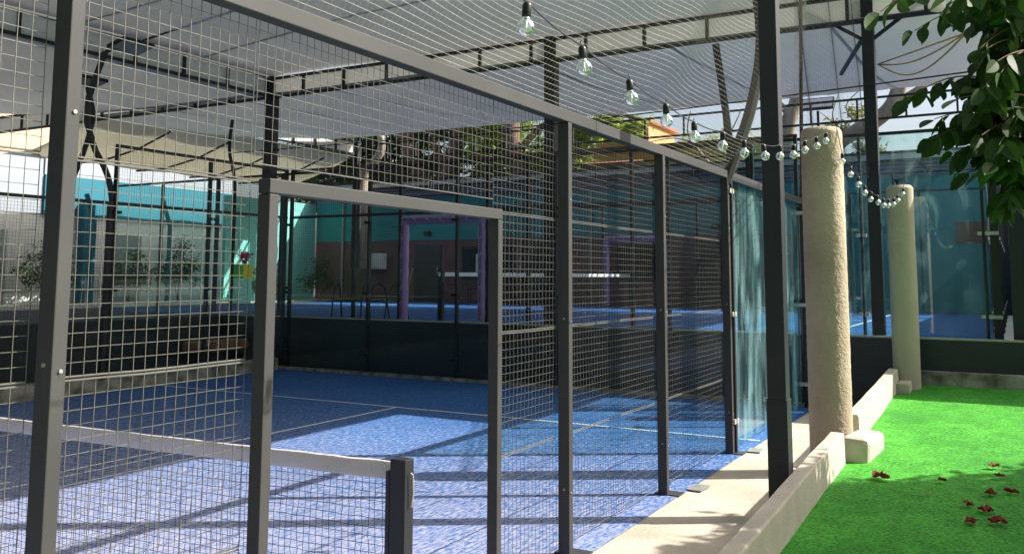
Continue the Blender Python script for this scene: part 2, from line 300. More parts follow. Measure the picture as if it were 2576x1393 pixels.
# concrete beams beside the turf
def beam(x0, x1, h, lab, y0=-1.34, y1=-1.215, sh=0.0):
    m = MB(); n = 24
    def P(x, y, z): return (x, y + 0.006*noise.noise(Vector((x*2, z*3, y))), z + 0.008*noise.noise(Vector((x*1.7, y*3, 4))))
    ring = lambda x: [P(x, y0-0.01, gz(x)-0.15), P(x, y0, gz(x)+h-0.015), P(x, y0+0.012, gz(x)+h), P(x, y1-0.012, gz(x)+h), P(x, y1, gz(x)+h-0.015), P(x, y1, -0.05)]
    for i in range(n+1): m.v += ring(x0+(x1-x0)*i/n)
    for i in range(n):
        for k in range(6): a = i*6+k; b = i*6+(k+1) % 6; m.f.append((a, a+6, b+6, b))
    m.f.append(tuple(range(6))); m.f.append(tuple(reversed(range(n*6, n*6+6))))
    return tag(m.build('concrete_beam', CONC, bevel=0.003), lab, 'concrete beam', 'concrete beams edging the turf')
beam(-3.0, 5.1, 0.27, 'nearest and longest upright concrete edging beam, in tree shade beside the turf')
beam(6.02, 9.55, 0.27, 'sunlit concrete edging beam between the two stucco pillars, standing upright')
beam(9.2, 10.05, 0.12, 'short low concrete edging beam at the foot of the far stucco pillar', -1.5, -1.345)
m = MB().box(-.36, .36, -.13, .13, -0.08, .19)
o = m.build('concrete_block', CONC, bevel=0.05); o.location = (5.55, -1.43, gz(5.4)+0.0); o.rotation_euler = (R(2), R(2), R(-4)); tag(o, 'short worn concrete block lying on the turf at the foot of the near pillar', 'concrete block')
# metal plates on the pavement
for (x, y, rz, l) in ((6.35, -0.22, 0.1, 'small steel base plate on the pavement by the corner fence post'), (4.35, -0.22, -0.06, 'loose metal plate on the pavement beside the fence, between posts')):
    o = MB().box(-.12, .12, -.07, .07, 0, .006).build('metal_plate', METALP); o.location = (x, y, 0.012); o.rotation_euler.z = rz; tag(o, l, 'plate')

# ------------------------------------------------------------------ near side fence (Y = 0)
XP = [-3.2, -1.76, -0.82, 1.08, 2.04, 3.98, 6.05]
ZR = [0.05, 0.78, 1.52, 2.26, 2.98]
fence = empty('court_fence', (0, 0, 0), 'black steel fence with square wire mesh and an open doorway, closest to the camera', 'fence')
for i, x in enumerate(XP):
    top = 2.205 if i in (2, 3) else 2.945
    wx, wy = ((.03, .042) if i not in (2, 3) else (.027, .034))
    if i == 1: wx = .026
    p = MB().box(x-wx, x+wx, -0.05-wy+.02, -0.05+wy+.02, 0.0, top).build('post', STEEL, fence, bevel=0.004)
    if i not in (2, 3):
        MB().box(x-.02, x+.14, -0.17, 0.05, 0.009, 0.017).build('base_plate', STEEL, p)
        for z in (0.42, 1.56, 2.4): MB().tube([(x-.008+.012*(i % 2), -0.05-wy+.0195, z), (x-.008+.012*(i % 2), -0.05-wy+.014, z)], .007, 8).build('bolt', METALP, p)
        for z in (0.42, 1.56): MB().tube([(x-wx-.007, -.035, z+.02), (x-wx+.0005, -.035, z+.02)], .007, 8).build('bolt', METALP, p)
q = MB().box(XP[2]-.027, XP[3]+.027, -0.064, 0.004, 2.208, 2.27).build('door_lintel', STEEL, fence, bevel=0.004)
MB().box(-6, 2.5, -0.07, 0.01, 2.947, 3.03).build('top_rail', STEEL, fence, bevel=0.005)
MB().box(2.504, 6.09, -0.07, 0.01, 2.945, 3.028).build('top_rail', STEEL, fence, bevel=0.005)
def wirepanel(x0, x1, z0, z1, axis='x', off=0.0, r=0.0015, pitch=0.05, frame=0.0036, mt=WIRE, wob=0.004, parent=fence, name='mesh_panel', seg=4, ends=True):
    """welded wire panel in the plane Y=off (axis x) or X=off (axis y)"""
    m = MB()
    def P(a, z, d=0.0):
        k = wob*noise.noise(Vector((a*1.4, z*1.9, off*3.7+x0)))*2.2
        return (a, off+k+d, z) if axis == 'x' else (off+k+d, a, z)
    n = max(1, round((x1-x0)/pitch)); nz_ = max(1, round((z1-z0)/pitch))
    for i in range(n+1):
        a = x0+(x1-x0)*i/n
        m.tube([P(a, z0+(z1-z0)*j/seg, -r*0.9) for j in range(seg+1)], r, 4, False)
    hs = max(2, int((x1-x0)/0.16))
    for j in range(1, nz_):
        z = z0+(z1-z0)*j/nz_
        m.tube([P(x0+(x1-x0)*i/hs, z, r*0.9) for i in range(hs+1)], r, 4, False)
    for z in (z0, z1): m.tube([P(x0+(x1-x0)*i/hs, z+0.006*noise.noise(Vector((i*.35, z, 2))), r) for i in range(hs+1)], frame, 6, False)
    return m.build(name, mt, parent)
bays = [(XP[0]+.05, XP[1]-.05, 0), (XP[1]+.05, XP[2]-.055, 0), (XP[2]-.04, XP[3]+.04, 3), (XP[3]+.05, XP[4]-.05, 0), (XP[4]+.05, XP[5]-.05, 0), (XP[5]+.05, XP[6]-.05, 0)]
for x0, x1, s in bays:
    for j in range(s, 4): wirepanel(x0, x1, ZR[j]+.006 + (0.07 if s == 3 else 0), ZR[j+1]-.006 if j < 3 else 2.96, off=0.018)

# glass part of the near side, X 6..10
def glass_wall(name, lab, axis, off, a0, a1, n, z0, z1, zm, thick=0.012, mt=GLASS, post=0.05, clampm=SOCK, side=1, mesh=True, posts=None, wm=WIRED, cl=True, zs=None):
    loc = (off, (a0+a1)/2, z0) if axis == 'y' else ((a0+a1)/2, off, z0)
    e = empty(name, loc, lab, 'glass wall')
    st = (a1-a0)/n
    def bx(m, a, b, d0, d1, za, zb):
        return m.box(a, b, off+d0, off+d1, za, zb) if axis == 'x' else m.box(off+d0, off+d1, a, b, za, zb)
    for i in range(n):
        bx(MB(), a0+st*i+.008, a0+st*(i+1)-.008, -thick/2, thick/2, z0+0.02, z1).build('glass_panel', mt if not isinstance(mt, list) else mt[i], e, bevel=0.002)
    for i in range(n+1):
        a = a0+st*i; d0, d1 = (0.03, 0.03+post*1.4) if side > 0 else (-0.03-post*1.4, -0.03)
        p = bx(MB(), a-post/2, a+post/2, d0, d1, z0, zm).build('post', STEELD, e, bevel=0.003)
        if cl:
            c = MB()
            for z in (z0+.33, z0+(z1-z0)*.5, z1-.12):
                bx(c, a-.075, a-.02, min(-0.02, d0), max(0.02, d0), z-.025, z+.025); bx(c, a+.02, a+.075, min(-0.02, d0), max(0.02, d0), z-.025, z+.025)
            c.build('clamp', clampm, p)
    d0, d1 = (0.03, 0.08) if side > 0 else (-0.08, -0.03)
    bx(MB(), a0-.03, a1+.03, d0-.002, d1, z1+.004, z1+.05).build('top_rail', STEELD, e)
    if mesh and zm > z1+.2:
        bx(MB(), a0-.03, a1+.03, d0-.002, d1, zm-.04, zm+.002).build('top_rail', STEELD, e)
        wirepanel(a0, a1, z1+.06, zm-.05, axis=axis, off=off+(.055*side), r=0.0018, pitch=0.05, frame=.003, mt=wm, wob=0.003, parent=e, seg=1)
    return e
g1 = glass_wall('glass_wall', 'smeared glass panels of the near court side, between the corner fence post and the far end', 'x', 0.0, 6.12, 9.98, 2, 0.01, 2.93, 2.94, mt=GLASSS, clampm=CLAMP, side=-1, mesh=False, post=0.045)
MB().box(6.095, 10.0, -0.07, 0.01, 2.985, 3.03).build('top_rail', STEEL, g1)
g2 = glass_wall('glass_wall', 'end wall of five clear glass panels with wire mesh above, at the far end of the near court', 'y', 10.0, 0.02, 10.0, 5, 0.06, 3.0, 4.0, mt=GLASS, side=1)
for ob in g2.children:
    if ob.name.startswith('top_rail') and ob.data.vertices[4].co.z > 3.9: ob.data.materials[0] = RUST
# far side of near court (Y = 10)
g3 = glass_wall('glass_wall', 'two clear glass panels in the far side of the near court, next to its far corner', 'x', 10.0, 6.0, 9.95, 2, 0.24, 3.0, 4.0, mt=GLASS, side=1)
ff = empty('court_fence', (2, 10.05, 0), 'wire mesh fence along the far side of the near court, seen past the net', 'fence')
for x in (-2, 0, 2, 4, 5.9): MB().box(x-.035, x+.035, 10.02, 10.09, 0.24, 3.0).build('post', STEELD, ff)
MB().box(-3, 5.94, 10.02, 10.08, 3.002, 3.05).build('top_rail', STEELD, ff)
for x0, x1 in ((0.04, 1.96), (2.04, 3.96), (4.04, 5.86)):
    for z0, z1 in ((.26, 1.6), (1.62, 2.98)): wirepanel(x0, x1, z0, z1, off=10.05, mt=WIRED, r=0.002, parent=ff, seg=1, frame=.004)

# ------------------------------------------------------------------ padel net of the near court
NX = 0.10
def netf(u, v):
    y = -0.04 + u*10.1; top = 0.88-0.05*math.sin(math.pi*u); z = top*(1-v)+0.03*v
    return (NX + 0.012*noise.noise(Vector((y*2, z*3, 0))), y, z + 0.006*noise.noise(Vector((y*9, z*9, 3))))
net = empty('court_net', (NX, 5, 0), 'black court net with white top tape strung across the near court', 'net')
m = MB(); nu, nv = 240, 20
for i in range(0, nu+1): m.tube([netf(i/nu + 0.0011*noise.noise(Vector((i*.9, j*.6, 5))), j/nv) for j in range(nv+1)], 0.0018, 3, False)
for j in range(0, nv+1): m.tube([netf(i/nu, j/nv) for i in range(nu+1)], 0.0018, 3, False)
m.build('netting', NETB, net)
def tapef(u, v):
    y = -0.05+u*10.1; top = 0.955-0.05*math.sin(math.pi*u)+0.004*noise.noise(Vector((y*6, 0, 0)))
    an = v*2*math.pi; return (NX+0.012*math.cos(an)+0.004*noise.noise(Vector((y*5, v*6, 1))), y, top-0.045+0.045*math.sin(an))
tp = MB().sheet(tapef, 220, 12).build('tape', TAPE, net, smooth=True)
for y in (0.02, 0.09): MB().tube([(NX-.02, y, .92), (NX-.014, y, .92)], .009, 10).build('eyelet', CLAMP, tp)
p = empty('net_post', (NX-.07, -0.125, 0), 'black square steel net post in the doorway of the fence', 'post')
MB().box(-.036, .036, -.045, .045, 0, .99).build('pole', STEELD, p, bevel=0.003).location = (0, 0, 0)
MB().box(-.025, .025, .056, .078, .1, .93).build('winder', SOCK, p).location = (0, 0, 0)
h = MB().tube([(-.01, -.058, .93), (0.0, -.066, .92), (0.004, -.066, .83), (.0, -.06, .77)], .004, 6); h.build('crank_handle', CLAMP, p).location = (0, 0, 0)
p2 = empty('net_post', (NX+.03, 10.1, 0), 'black net post at the far end of the near court net', 'post')
MB().box(-.045, .045, -.03, .03, 0, .99).build('pole', STEELD, p2).location = (0, 0, 0)

# ------------------------------------------------------------------ court 2 (raised)
T = TZ
g4 = glass_wall('glass_wall', 'teal reflecting glass panels of the raised court, right of the far stucco pillar', 'y', C2X0, C2Y0, 0.85, 2, T, T+3, T+3.0, mt=GLASST, clampm=CLAMP, side=1, mesh=False, post=.045)
g5 = glass_wall('glass_wall', 'end glass of the raised court seen edge-on at the right, with white clamps in a row', 'x', C2Y0-.05, C2X0+.05, C2X1, 5, T, T+3, T+3.0, mt=GLASST, clampm=CLAMP, side=-1, mesh=False, post=.08)
g6 = glass_wall('glass_wall', 'glass panels in the far side of the raised court, at its right end', 'y', C2X1, C2Y0, 0.85, 2, T, T+3, T+3.0, mt=GLASS, side=1, mesh=False, cl=False)
def c2fence(x, lab):
    e = empty('court_fence', (x, NY, T), lab, 'fence')
    for y in (0.9, 2.9, 4.9, NY-1.0, NY+1.0, 8.9, 10.9, 12.85): MB().box(x-.03, x+.03, y-.03, y+.03, T, T+3).build('post', STEELD, e)
    MB().box(x-.028, x+.028, .87, 12.88, T+3.002, T+3.05).build('top_rail', STEELD, e)
    for a, b in ((.9, 2.9), (2.9, 4.9), (4.9, NY-1), (NY+1, 8.9), (8.9, 10.9), (10.9, 12.85)):
        wirepanel(a+.03, b-.03, T+.03, T+2.98, axis='y', off=x, r=.0018, mt=WIRED, parent=e, seg=1)
    wirepanel(NY-.97, NY+.97, T+2.15, T+2.98, axis='y', off=x, r=.0018, mt=WIRED, parent=e, seg=1)
    return e
c2fence(C2X0, 'wire mesh side fence of the raised court, nearer long side, behind the end glass')
c2fence(C2X1, 'wire mesh side fence on the farther long side of the raised court')
g7 = glass_wall('glass_wall', 'glass panels in the near side of the raised court, at its left end', 'y', C2X0, 12.9, 16.6, 2, T, T+3, T+3.0, mt=GLASS, side=1, mesh=False, cl=False)

def text_mesh(s, size, name, m, parent, M, ext=0.0015):
    cu = bpy.data.curves.new(name, 'FONT'); cu.body = s; cu.size = size; cu.extrude = ext; cu.align_x = 'CENTER'; cu.align_y = 'CENTER'
    tmp = bpy.data.objects.new('tmp', cu); col.objects.link(tmp)
    dg = bpy.context.evaluated_depsgraph_get(); me = bpy.data.meshes.new_from_object(tmp.evaluated_get(dg)); bpy.data.objects.remove(tmp)
    me.transform(M); me.materials.clear(); me.materials.append(m)
    o = bpy.data.objects.new(name, me); col.objects.link(o); o.parent = parent
    return o
def z_k(k): return .2+k*.31
def door_pads(x, lab):
    e = empty('padded_door_frame', (x, NY, T), lab, 'padded door frame', 'mauve padded door frames')
    def pad(y0, y1, z0, z1):
        m = MB(); horiz = (y1-y0) > (z1-z0); n = 34
        def fn(u, v):
            an = 2*math.pi*v; k = 0.085+0.009*noise.noise(Vector((u*16, v*4, y0*3+z0)))+(.007*abs(math.sin(u*17)))
            ca, sa = math.cos(an)*k, math.sin(an)*k
            return (ca*.9-.0, y0+(y1-y0)*u, (z0+z1)/2+sa) if horiz else (ca*.9, (y0+y1)/2+sa, z0+(z1-z0)*u)
        o = m.sheet(fn, n, 10).build('padding', PINK, e, smooth=True); o.location = (0, 0, 0); return o
    B = Matrix(((0, 0, -1, 0), (-1, 0, 0, 0), (0, 1, 0, 0), (0, 0, 0, 1)))  # text x -> -Y, text y -> +Z, normal -X
    sides = ((-.89, pad(-.97, -.81, .03, 1.93)), (.89, pad(.81, .97, .03, 1.93)))
    for y, o in sides:
        for k in range(6):
            Mt = Matrix.Translation((-.088, y, z_k(k))) @ B @ Matrix.Rotation(R(90), 4, 'Z')
            text_mesh('PADEL', .085, 'lettering', INK, o, Mt)
    o = pad(-.92, .92, 1.87, 2.03)
    for k in range(6): text_mesh('PADEL', .085, 'lettering', INK, o, Matrix.Translation((-.088, .75-k*.30, 1.95)) @ B)
    return e
door_pads(C2X0-.0, 'larger mauve padded door frame printed with lettering, on the near side of the raised court')
door_pads(C2X1, 'smaller mauve padded door frame on the far side of the raised court, seen through mesh')
net2 = empty('court_net', (15.7, NY+.1, T), 'court net with bright white tape across the raised court behind the glass', 'net')
m = MB()
for i in range(0, 201): x = -4.95+9.9*i/200; m.tube([(x, 0, .02), (x, 0, .86)], .0022, 3, False)
for j in range(0, 15): m.tube([(-4.95, 0, .02+.84*j/14), (4.95, 0, .02+.84*j/14)], .0022, 3, False)
m.build('netting', NETB, net2).location = (0, 0, 0)
MB().box(-4.95, 4.95, -.012, .012, .86, .94).build('tape', mat('bright_tape', (.8, .8, .8), .7), net2, bevel=.005).location = (0, 0, 0)
for x, l in ((C2X0+.12, 'black net post of the raised court just inside the nearer mauve door frame'), (C2X1-.12, 'black net post at the farther end of the raised court net')):
    e = empty('net_post', (x, NY+.1, T), l, 'post')
    MB().box(-.05, .05, -.05, .05, 0, 1.02).build('pole', STEELD, e, bevel=.004).location = (0, 0, 0)
    MB().box(-.03, .03, -.075, -.052, .45, .75).build('winder', SOCK, e).location = (0, 0, 0)

# ------------------------------------------------------------------ steel columns, trusses, roof sheets
def column(x, y, z1, w, lab, z0=0.0, sleeve=None, m=STEELD):
    e = empty('steel_column', (x, y, z0), lab, 'steel column', 'steel columns carrying the roof')
    MB().box(-w/2, w/2, -w/2, w/2, 0.0, z1-z0).build('shaft', m, e, bevel=.006).location = (0, 0, 0)
    if sleeve: MB().box(-w/2-.007, w/2+.007, -w/2-.007, w/2+.007, 0.0, sleeve).build('sleeve', m, e, bevel=.004).location = (0, 0, 0)
    return e
column(3.72, -1.085, 6.1, .145, 'thick black steel column standing behind the longest edging beam, in front of the near stucco pillar', sleeve=.92)
c2c = column(10.38, -1.02, 6.1, .17, 'black steel column rising from the retaining wall between the two stucco pillars')
br = MB(); br.bar((0, 0, 5.35), (0, .85, 5.95), .05); br.bar((0, 0, 5.35), (0, -.85, 5.95), .05); br.bar((0, 0, 5.55), (1.3, 0.6, 5.2), .05)
br.build('brace', STEELD, c2c).location = (0, 0, 0)
column(10.36, 4.25, 6.1, .2, 'dark steel column behind the end glass, crossing the middle of the fence view')
column(10.36, 10.94, 6.1, .22, 'dark steel column at the crossing of the two roof trusses, behind the doorway post')
column(20.7, 17.0, 6.5, .2, 'dark steel column at the far left corner of the raised court roof', z0=T)
column(20.75, -2.6, 6.5, .16, 'dark steel column at the far right corner of the raised court roof', z0=T)
column(10.62, -2.86, 4.2, .3, 'wide black steel pier behind the retaining wall at the right edge', z0=T)
# thin rusty stay at court corner
o = tag(MB().tube([(10.03, -.06, 3.0), (9.9, -.12, 4.6), (9.7, -.2, 6.3)], .026, 8).build('steel_stay', RUST), 'thin rusty steel stay rising from the court corner to the roof', 'stay')

def truss(p0, p1, ht, step, lab, w=.055, m=STEELD, fas=None):
    a = Vector(p0); b = Vector(p1); L = (b-a).length; n = max(1, round(L/step))
    e = empty('roof_truss', tuple(a), lab, 'roof truss', 'ladder trusses under the roof')
    MB().bar(a, b, w).build('top_chord', m, e)
    dz = Vector((0, 0, ht)); MB().bar(a-dz, b-dz, w).build('bottom_chord', m, e)
    for i in range(n+1):
        q = a+(b-a)*(i/n); MB().bar(q-Vector((0, 0, w/2+.001)), q-dz+Vector((0, 0, w/2+.001)), w*.9).build('hanger', m, e)
    if fas:
        fx, fy = fas; off_ = Vector((fx, fy, 0)); m_ = MB(); a1 = a+off_; b1 = b+off_; m_.quad(a1-dz, b1-dz, b1+Vector((0,0,.03)), a1+Vector((0,0,.03))); m_.build('fascia_sheet', FASC, e)
    return e
truss((10.3, -2.9, 6.07), (10.3, 24, 6.0), .4, 1.08, 'long black ladder truss across the roof, running from the right column to the far left', fas=(.036, 0))
truss((-4, 10.94, 6.08), (10.2, 10.94, 6.08), .42, 1.08, 'black ladder truss over the far side of the near court, upper left', fas=(0, .036))
truss((10.42, 17, 6.46), (20.6, 17, 6.48), .42, 1.0, 'black ladder truss at the far left edge of the raised court roof', fas=(0, .05))
truss((20.75, -2.9, 6.5), (20.75, 16.9, 6.36), .56, 1.15, 'black ladder frame hanging below the far edge of the white roof, against the sky')
truss((20.75, 2.05, 5.2), (20.75, 16.9, 5.2), .5, 2.9, 'lower black frame in front of the trees below the far roof edge', w=.045)
def roof(name, fn, nu, nv, lab, m=PVC, ribs=None):
    o = MB().sheet(fn, nu, nv).build(name, m, smooth=True, thick=0.004); return tag(o, lab, 'canopy', 'white membrane roof sheets')
def f1(u, v):
    x = -9+u*19.33; y = -1.42+v*12.3; s = math.sin(math.pi*v)
    return (x, y, 6.09+s*(.42*abs(math.sin(math.pi*(10.33-x)/5.35)))+.02*noise.noise(Vector((x, y, 1))))
roof('roof_canopy', f1, 110, 40, 'white membrane roof sheet directly over the near court')
def seams(o, fn, us, along='v', nm='seam'):
    for q in us:
        m = MB(); n = 60; e_ = .0016
        for i in range(n+1):
            t_ = i/n; a = Vector(fn(q-e_, t_)) if along == 'v' else Vector(fn(t_, q-e_)); b_ = Vector(fn(q+e_, t_)) if along == 'v' else Vector(fn(t_, q+e_))
            m.v += [tuple(a-Vector((0, 0, .012))), tuple(b_-Vector((0, 0, .012)))]
        for i in range(n): k = i*2; m.f.append((k, k+1, k+3, k+2))
        m.build(nm, SEAM, o)
SEAM = mat('membrane_seam', (.5, .5, .49), .6)
seams(bpy.data.objects['roof_canopy'], f1, [.2, .34, .48, .62, .76, .9])
def f2(u, v):
    x = 10.28+u*10.41; y = -2.85+v*19.8; sc = 0.0
    if u > .97: sc = .05*abs(math.sin(y*2.6))
    return (x, y, 5.72+.92*u - .22*math.sin(math.pi*u)+sc+.03*noise.noise(Vector((x*.6, y*.6, 9))))
roof('roof_canopy', f2, 40, 160, 'white membrane roof sheet over the raised court, rising away to its laced far edge')
seams(bpy.data.objects['roof_canopy.001'], f2, [.12, .25, .38, .5, .62, .75, .87], 'u')
def f3(u, v):
    x = -4+u*14.25; y = 10.98+v*12.5; return (x, y, 5.7+.75*v-.25*math.sin(math.pi*v)+.02*noise.noise(Vector((x*.6, y*.6, 5))))
roof('roof_canopy', f3, 40, 40, 'dull grey underside of the roof sheet beyond the upper left truss')
def f4(u, v):
    x = 10.7+u*9.9; y = 17.05+v*3.2; return (x, y, 6.02-.95*v-.12*math.sin(math.pi*v)-.05*abs(math.sin(math.pi*u*4)))
o = roof('awning', f4, 40, 16, 'cream sloping awning sheet at the far left, held by bent rods', m=PVCW); o['category'] = 'awning'; del o['group']
for x in (12.2, 14.3, 16.3, 18.4, 20.5):
    e = MB().tube([(x, 20.25, 4.98), (x+.3, 19.4, 5.03), (x+.5, 18.2, 5.3), (x+.7, 17.1, 5.75)], .03, 6).build('rod', STEELD)
    e.parent = o
# arched ribs under roof 1
for i, x in enumerate((1.7, 7.0)):
    pts = [(x, -1.35+12.2*k/16, 6.1+.45*math.sin(math.pi*k/16)) for k in range(17)]
    tag(MB().tube(pts, .03, 6).build('roof_rib', STEELD), ('nearer' if i == 0 else 'farther')+' thin arched rib under the roof sheet over the near court', 'rib')

# ------------------------------------------------------------------ floodlight masts
def mast(pts, lab, r=.05, lamp=None, ld=(0, -1)):
    e = empty('floodlight_mast', pts[0], lab, 'floodlight mast', 'bent floodlight masts')
    # round the bend
    P = [Vector(p) for p in pts]; out = []
    for i in range(len(P)-1):
        for k in range(6):
            s = k/6; p0 = P[max(i-1, 0)]; p1 = P[i]; p2 = P[i+1]; p3 = P[min(i+2, len(P)-1)]
            out.append(.5*((2*p1)+(p2-p0)*s+(2*p0-5*p1+4*p2-p3)*s*s+(3*p1-p0-3*p2+p3)*s**3))
    out.append(P[-1]); MB().tube(out, r, 8).build('pole', STEEL if r > .045 else STEELD, e)
    if lamp:
        q = P[-1]; m = MB(); lx, ly = ld
        o = MB().box(-.3, .3, -.22, .22, -.03, .03).build('lamp_housing', STEELD, e, bevel=.01)
        o.location = Vector(lamp)-e.location; o.rotation_euler = (R(12)*ly, R(12)*-lx, 0)
        gl = MB().box(-.27, .27, -.19, .19, -.034, -.0305).build('lamp_glass', mat('lamp_lens', (.55, .56, .55), .3), o)
        b = MB().bar(Vector(lamp)+Vector((0, 0, .03)), q, .04).build('arm', STEELD, e)
    return e
mast([(6.08, -.03, 2.9), (6.12, -.1, 3.12), (6.22, -.3, 3.75), (6.25, -.42, 4.5), (6.25, -.35, 5.4)], 'bent black mast rising from the corner fence post beside the thick column', r=.062)
mast([(5.98, 10.1, 0.2), (5.98, 10.1, 3.0), (5.72, 10.32, 4.0), (5.6, 10.35, 4.6), (5.7, 10.1, 5.5)], 'bent black floodlight mast, upper left, right one of the two by the fence', lamp=(5.95, 9.8, 5.62))
mast([(7.0, 13.0, 1.0), (7.1, 13.0, 3.1), (7.42, 12.9, 4.4), (7.48, 12.85, 5.0), (7.42, 13, 5.6)], 'bent black floodlight mast left of the others, leaning right', lamp=(7.3, 12.8, 5.6))
mast([(10.68, 12.3, 1.0), (10.68, 12.28, 3.7), (10.5, 12.3, 4.6), (10.55, 12.3, 5.3)], 'slim bent mast behind the fence, left of the doorway post', r=.04)
mast([(10.72, 1.05, 1.0), (10.7, 1.1, 3.0), (10.62, 1.2, 4.4), (10.52, 1.33, 5.65)], 'dark mast standing between the raised court and the fence, right of centre', r=.06)
mast([(20.7, 16.85, 1.0), (20.7, 16.85, 5.2), (20.75, 17.0, 6.2)], 'slim mast at the far corner of the raised court', r=.05)
mast([(20.9, 3.95, 1.0), (20.9, 3.95, 4.2), (20.9, 4.1, 6.4)], 'pale slim mast at the far side of the raised court, left of the thick column', r=.08)
# small panel light on far frame
e = empty('floodlight', (21.0, 1.62, 5.2), 'small square floodlight on a stand above the far wall, against the sky', 'floodlight')
MB().bar((21, 1.62, 5.2), (21, 1.62, 6.3), .06).build('stand', STEELD, e); lh = MB().box(-.05, .03, -.42, .42, -.2, .2).build('lamp_housing', STEELD, e, bevel=.01); lh.location = (0, 0, 1.28); lh.rotation_euler = (0, R(35), 0)
MB().box(-.056, -.0505, -.38, .38, -.16, .16).build('lamp_glass', mat('lamp_lens_pale', (.6, .63, .66), .3), lh)

# ------------------------------------------------------------------ stucco pillars
def pillar(x, y, z0, z1, r, lab, m, amp):
    mb = MB(); ns, nz = 110, 230; cx, cy = x, y
    for j in range(nz+1):
        z = z0-.1+(z1-z0+.1)*j/nz
        for k in range(ns):
            a = 2*math.pi*k/ns; p = Vector((math.cos(a)*r*9, math.sin(a)*r*9, z*8))
            rr = r+amp*(noise.noise(p*3.1)+.6*noise.noise(p*6.3))+.008*noise.noise(Vector((a, z*.9, x)))
            tt = (z1-z)
            if tt < .04: rr -= .03*(1-tt/.04)
            mb.v.append((x+rr*math.cos(a)-.004*(z-z0), y+rr*math.sin(a), z))
    for j in range(nz):
        for k in range(ns): a = j*ns+k; b = j*ns+(k+1) % ns; mb.f.append((a, b, b+ns, a+ns))
    mb.f.append(tuple(nz*ns+k for k in range(ns)))
    return tag(mb.build('pillar', m, smooth=True), lab, 'pillar', 'round stucco pillars')
pillar(5.62, -1.14, .1, 3.34, .198, 'tall round rough stucco pillar nearest the camera, holding the string of bulbs', STUCCO, .0032)
pillar(9.72, -1.43, .35, 3.13, .172, 'farther and lower round stucco pillar by the retaining wall', STUCCO2, .0012)
o = MB(); o.tube([(9.6, -1.36, 3.1), (9.6, -1.36, 3.28)], .012, 6); o.tube([(9.75, -1.4, 3.12), (9.75, -1.4, 3.2)], .02, 6); o.box(9.62, 9.9, -1.52, -1.36, 3.2, 3.215)
tag(o.build('pillar_bracket', STEELD), 'small dark bracket on top of the farther stucco pillar', 'bracket')
# ------------------------------------------------------------------ string lights
def string(pts, lab, r=.0035):
    e = empty('string_light', pts[0], lab, 'string lights', 'strings of clear bulbs')
    P = [Vector(p) for p in pts]; out = []
    for i in range(len(P)-1):
        for k in range(6): out.append(P[i].lerp(P[i+1], k/6)-Vector((0, 0, .012*math.sin(math.pi*k/6))))
    out.append(P[-1]); MB().tube(out, r, 5).build('cable', SOCK, e)
    return e
sock = MB().lathe([(.001, 0), (.008, 0), (.014, -.006), (.0155, -.012), (.0155, -.046), (.0125, -.052), (.001, -.052)], sides=12)
bp_ = [(.0125, -.050), (.014, -.058)] + [(.0295*math.sin(a), -.083-.0295*math.cos(a+0)*-1*-1) for a in []]
prof = [(.012, -.049), (.015, -.057)]
for k in range(1, 13):
    a = R(30)+k*R(150)/12; prof.append((max(.0005, .030*math.sin(a)), -.083+.030*math.cos(a)))
bulbm = MB().lathe(prof, sides=18)
film = MB().tube([(0, 0, -.052), (0, 0, -.085)], .006, 8); film.tube([(.004, .002, -.056), (.004, .002, -.098)], .0015, 4); film.tube([(-.004, -.002, -.056), (-.004, -.002, -.098)], .0015, 4)
hook = MB().tube([(0, 0, 0), (.008, 0, .008), (.006, 0, .018), (-.004, 0, .02)], .002, 5)
protos = [sock.build('socket', SOCK, smooth=True), bulbm.build('bulb_globe', BULB, smooth=True), film.build('filament', FIL), hook.build('hook', SOCK)]
PM = [(p.name, p.data) for p in protos]
for p in protos: bpy.data.objects.remove(p)
def put_bulb(parent, q, s=1.0):
    b = None
    for nm, me in PM:
        o = bpy.data.objects.new(nm.split('.')[0], me); col.objects.link(o)
        if b is None:
            b = o; o.parent = parent; o.location = Vector(q)-parent.location; o.scale = (s, s, s)
            o.rotation_euler = (random.uniform(-.12, .12), random.uniform(-.12, .12), random.uniform(0, 3))
        else: o.parent = b
S1 = [(-1.52, -1.4, 2.82), (-1.02, -1.37, 2.78), (-0.52, -1.34, 2.75), (-0.01, -1.33, 2.72), (0.49, -1.32, 2.7), (0.99, -1.3, 2.69), (1.5, -1.31, 2.71), (2.01, -1.3, 2.73), (2.51, -1.3, 2.77), (3.01, -1.3, 2.83), (3.51, -1.3, 2.9), (4.0, -1.29, 3.0), (4.5, -1.29, 3.1), (4.99, -1.29, 3.21), (5.45, -1.22, 3.36)]
S2 = [(5.5, -1.3, 3.36), (5.49, -1.35, 3.07), (5.85, -1.37, 2.98), (6.2, -1.39, 2.91), (6.56, -1.4, 2.85), (6.9, -1.42, 2.81), (7.25, -1.44, 2.8), (7.6, -1.46, 2.79), (7.94, -1.48, 2.81), (8.28, -1.5, 2.85), (8.62, -1.51, 2.92), (8.96, -1.55, 3.03), (9.6, -1.5, 3.17)]
e = string(S1, 'string of clear globe bulbs leading from top centre to the near stucco pillar')
for q in S1[1:-1]: put_bulb(e, q, 1.02)
e = string(S2, 'string of clear globe bulbs sagging between the two stucco pillars')
for q in S2[1:-1]: put_bulb(e, q, 1.02)

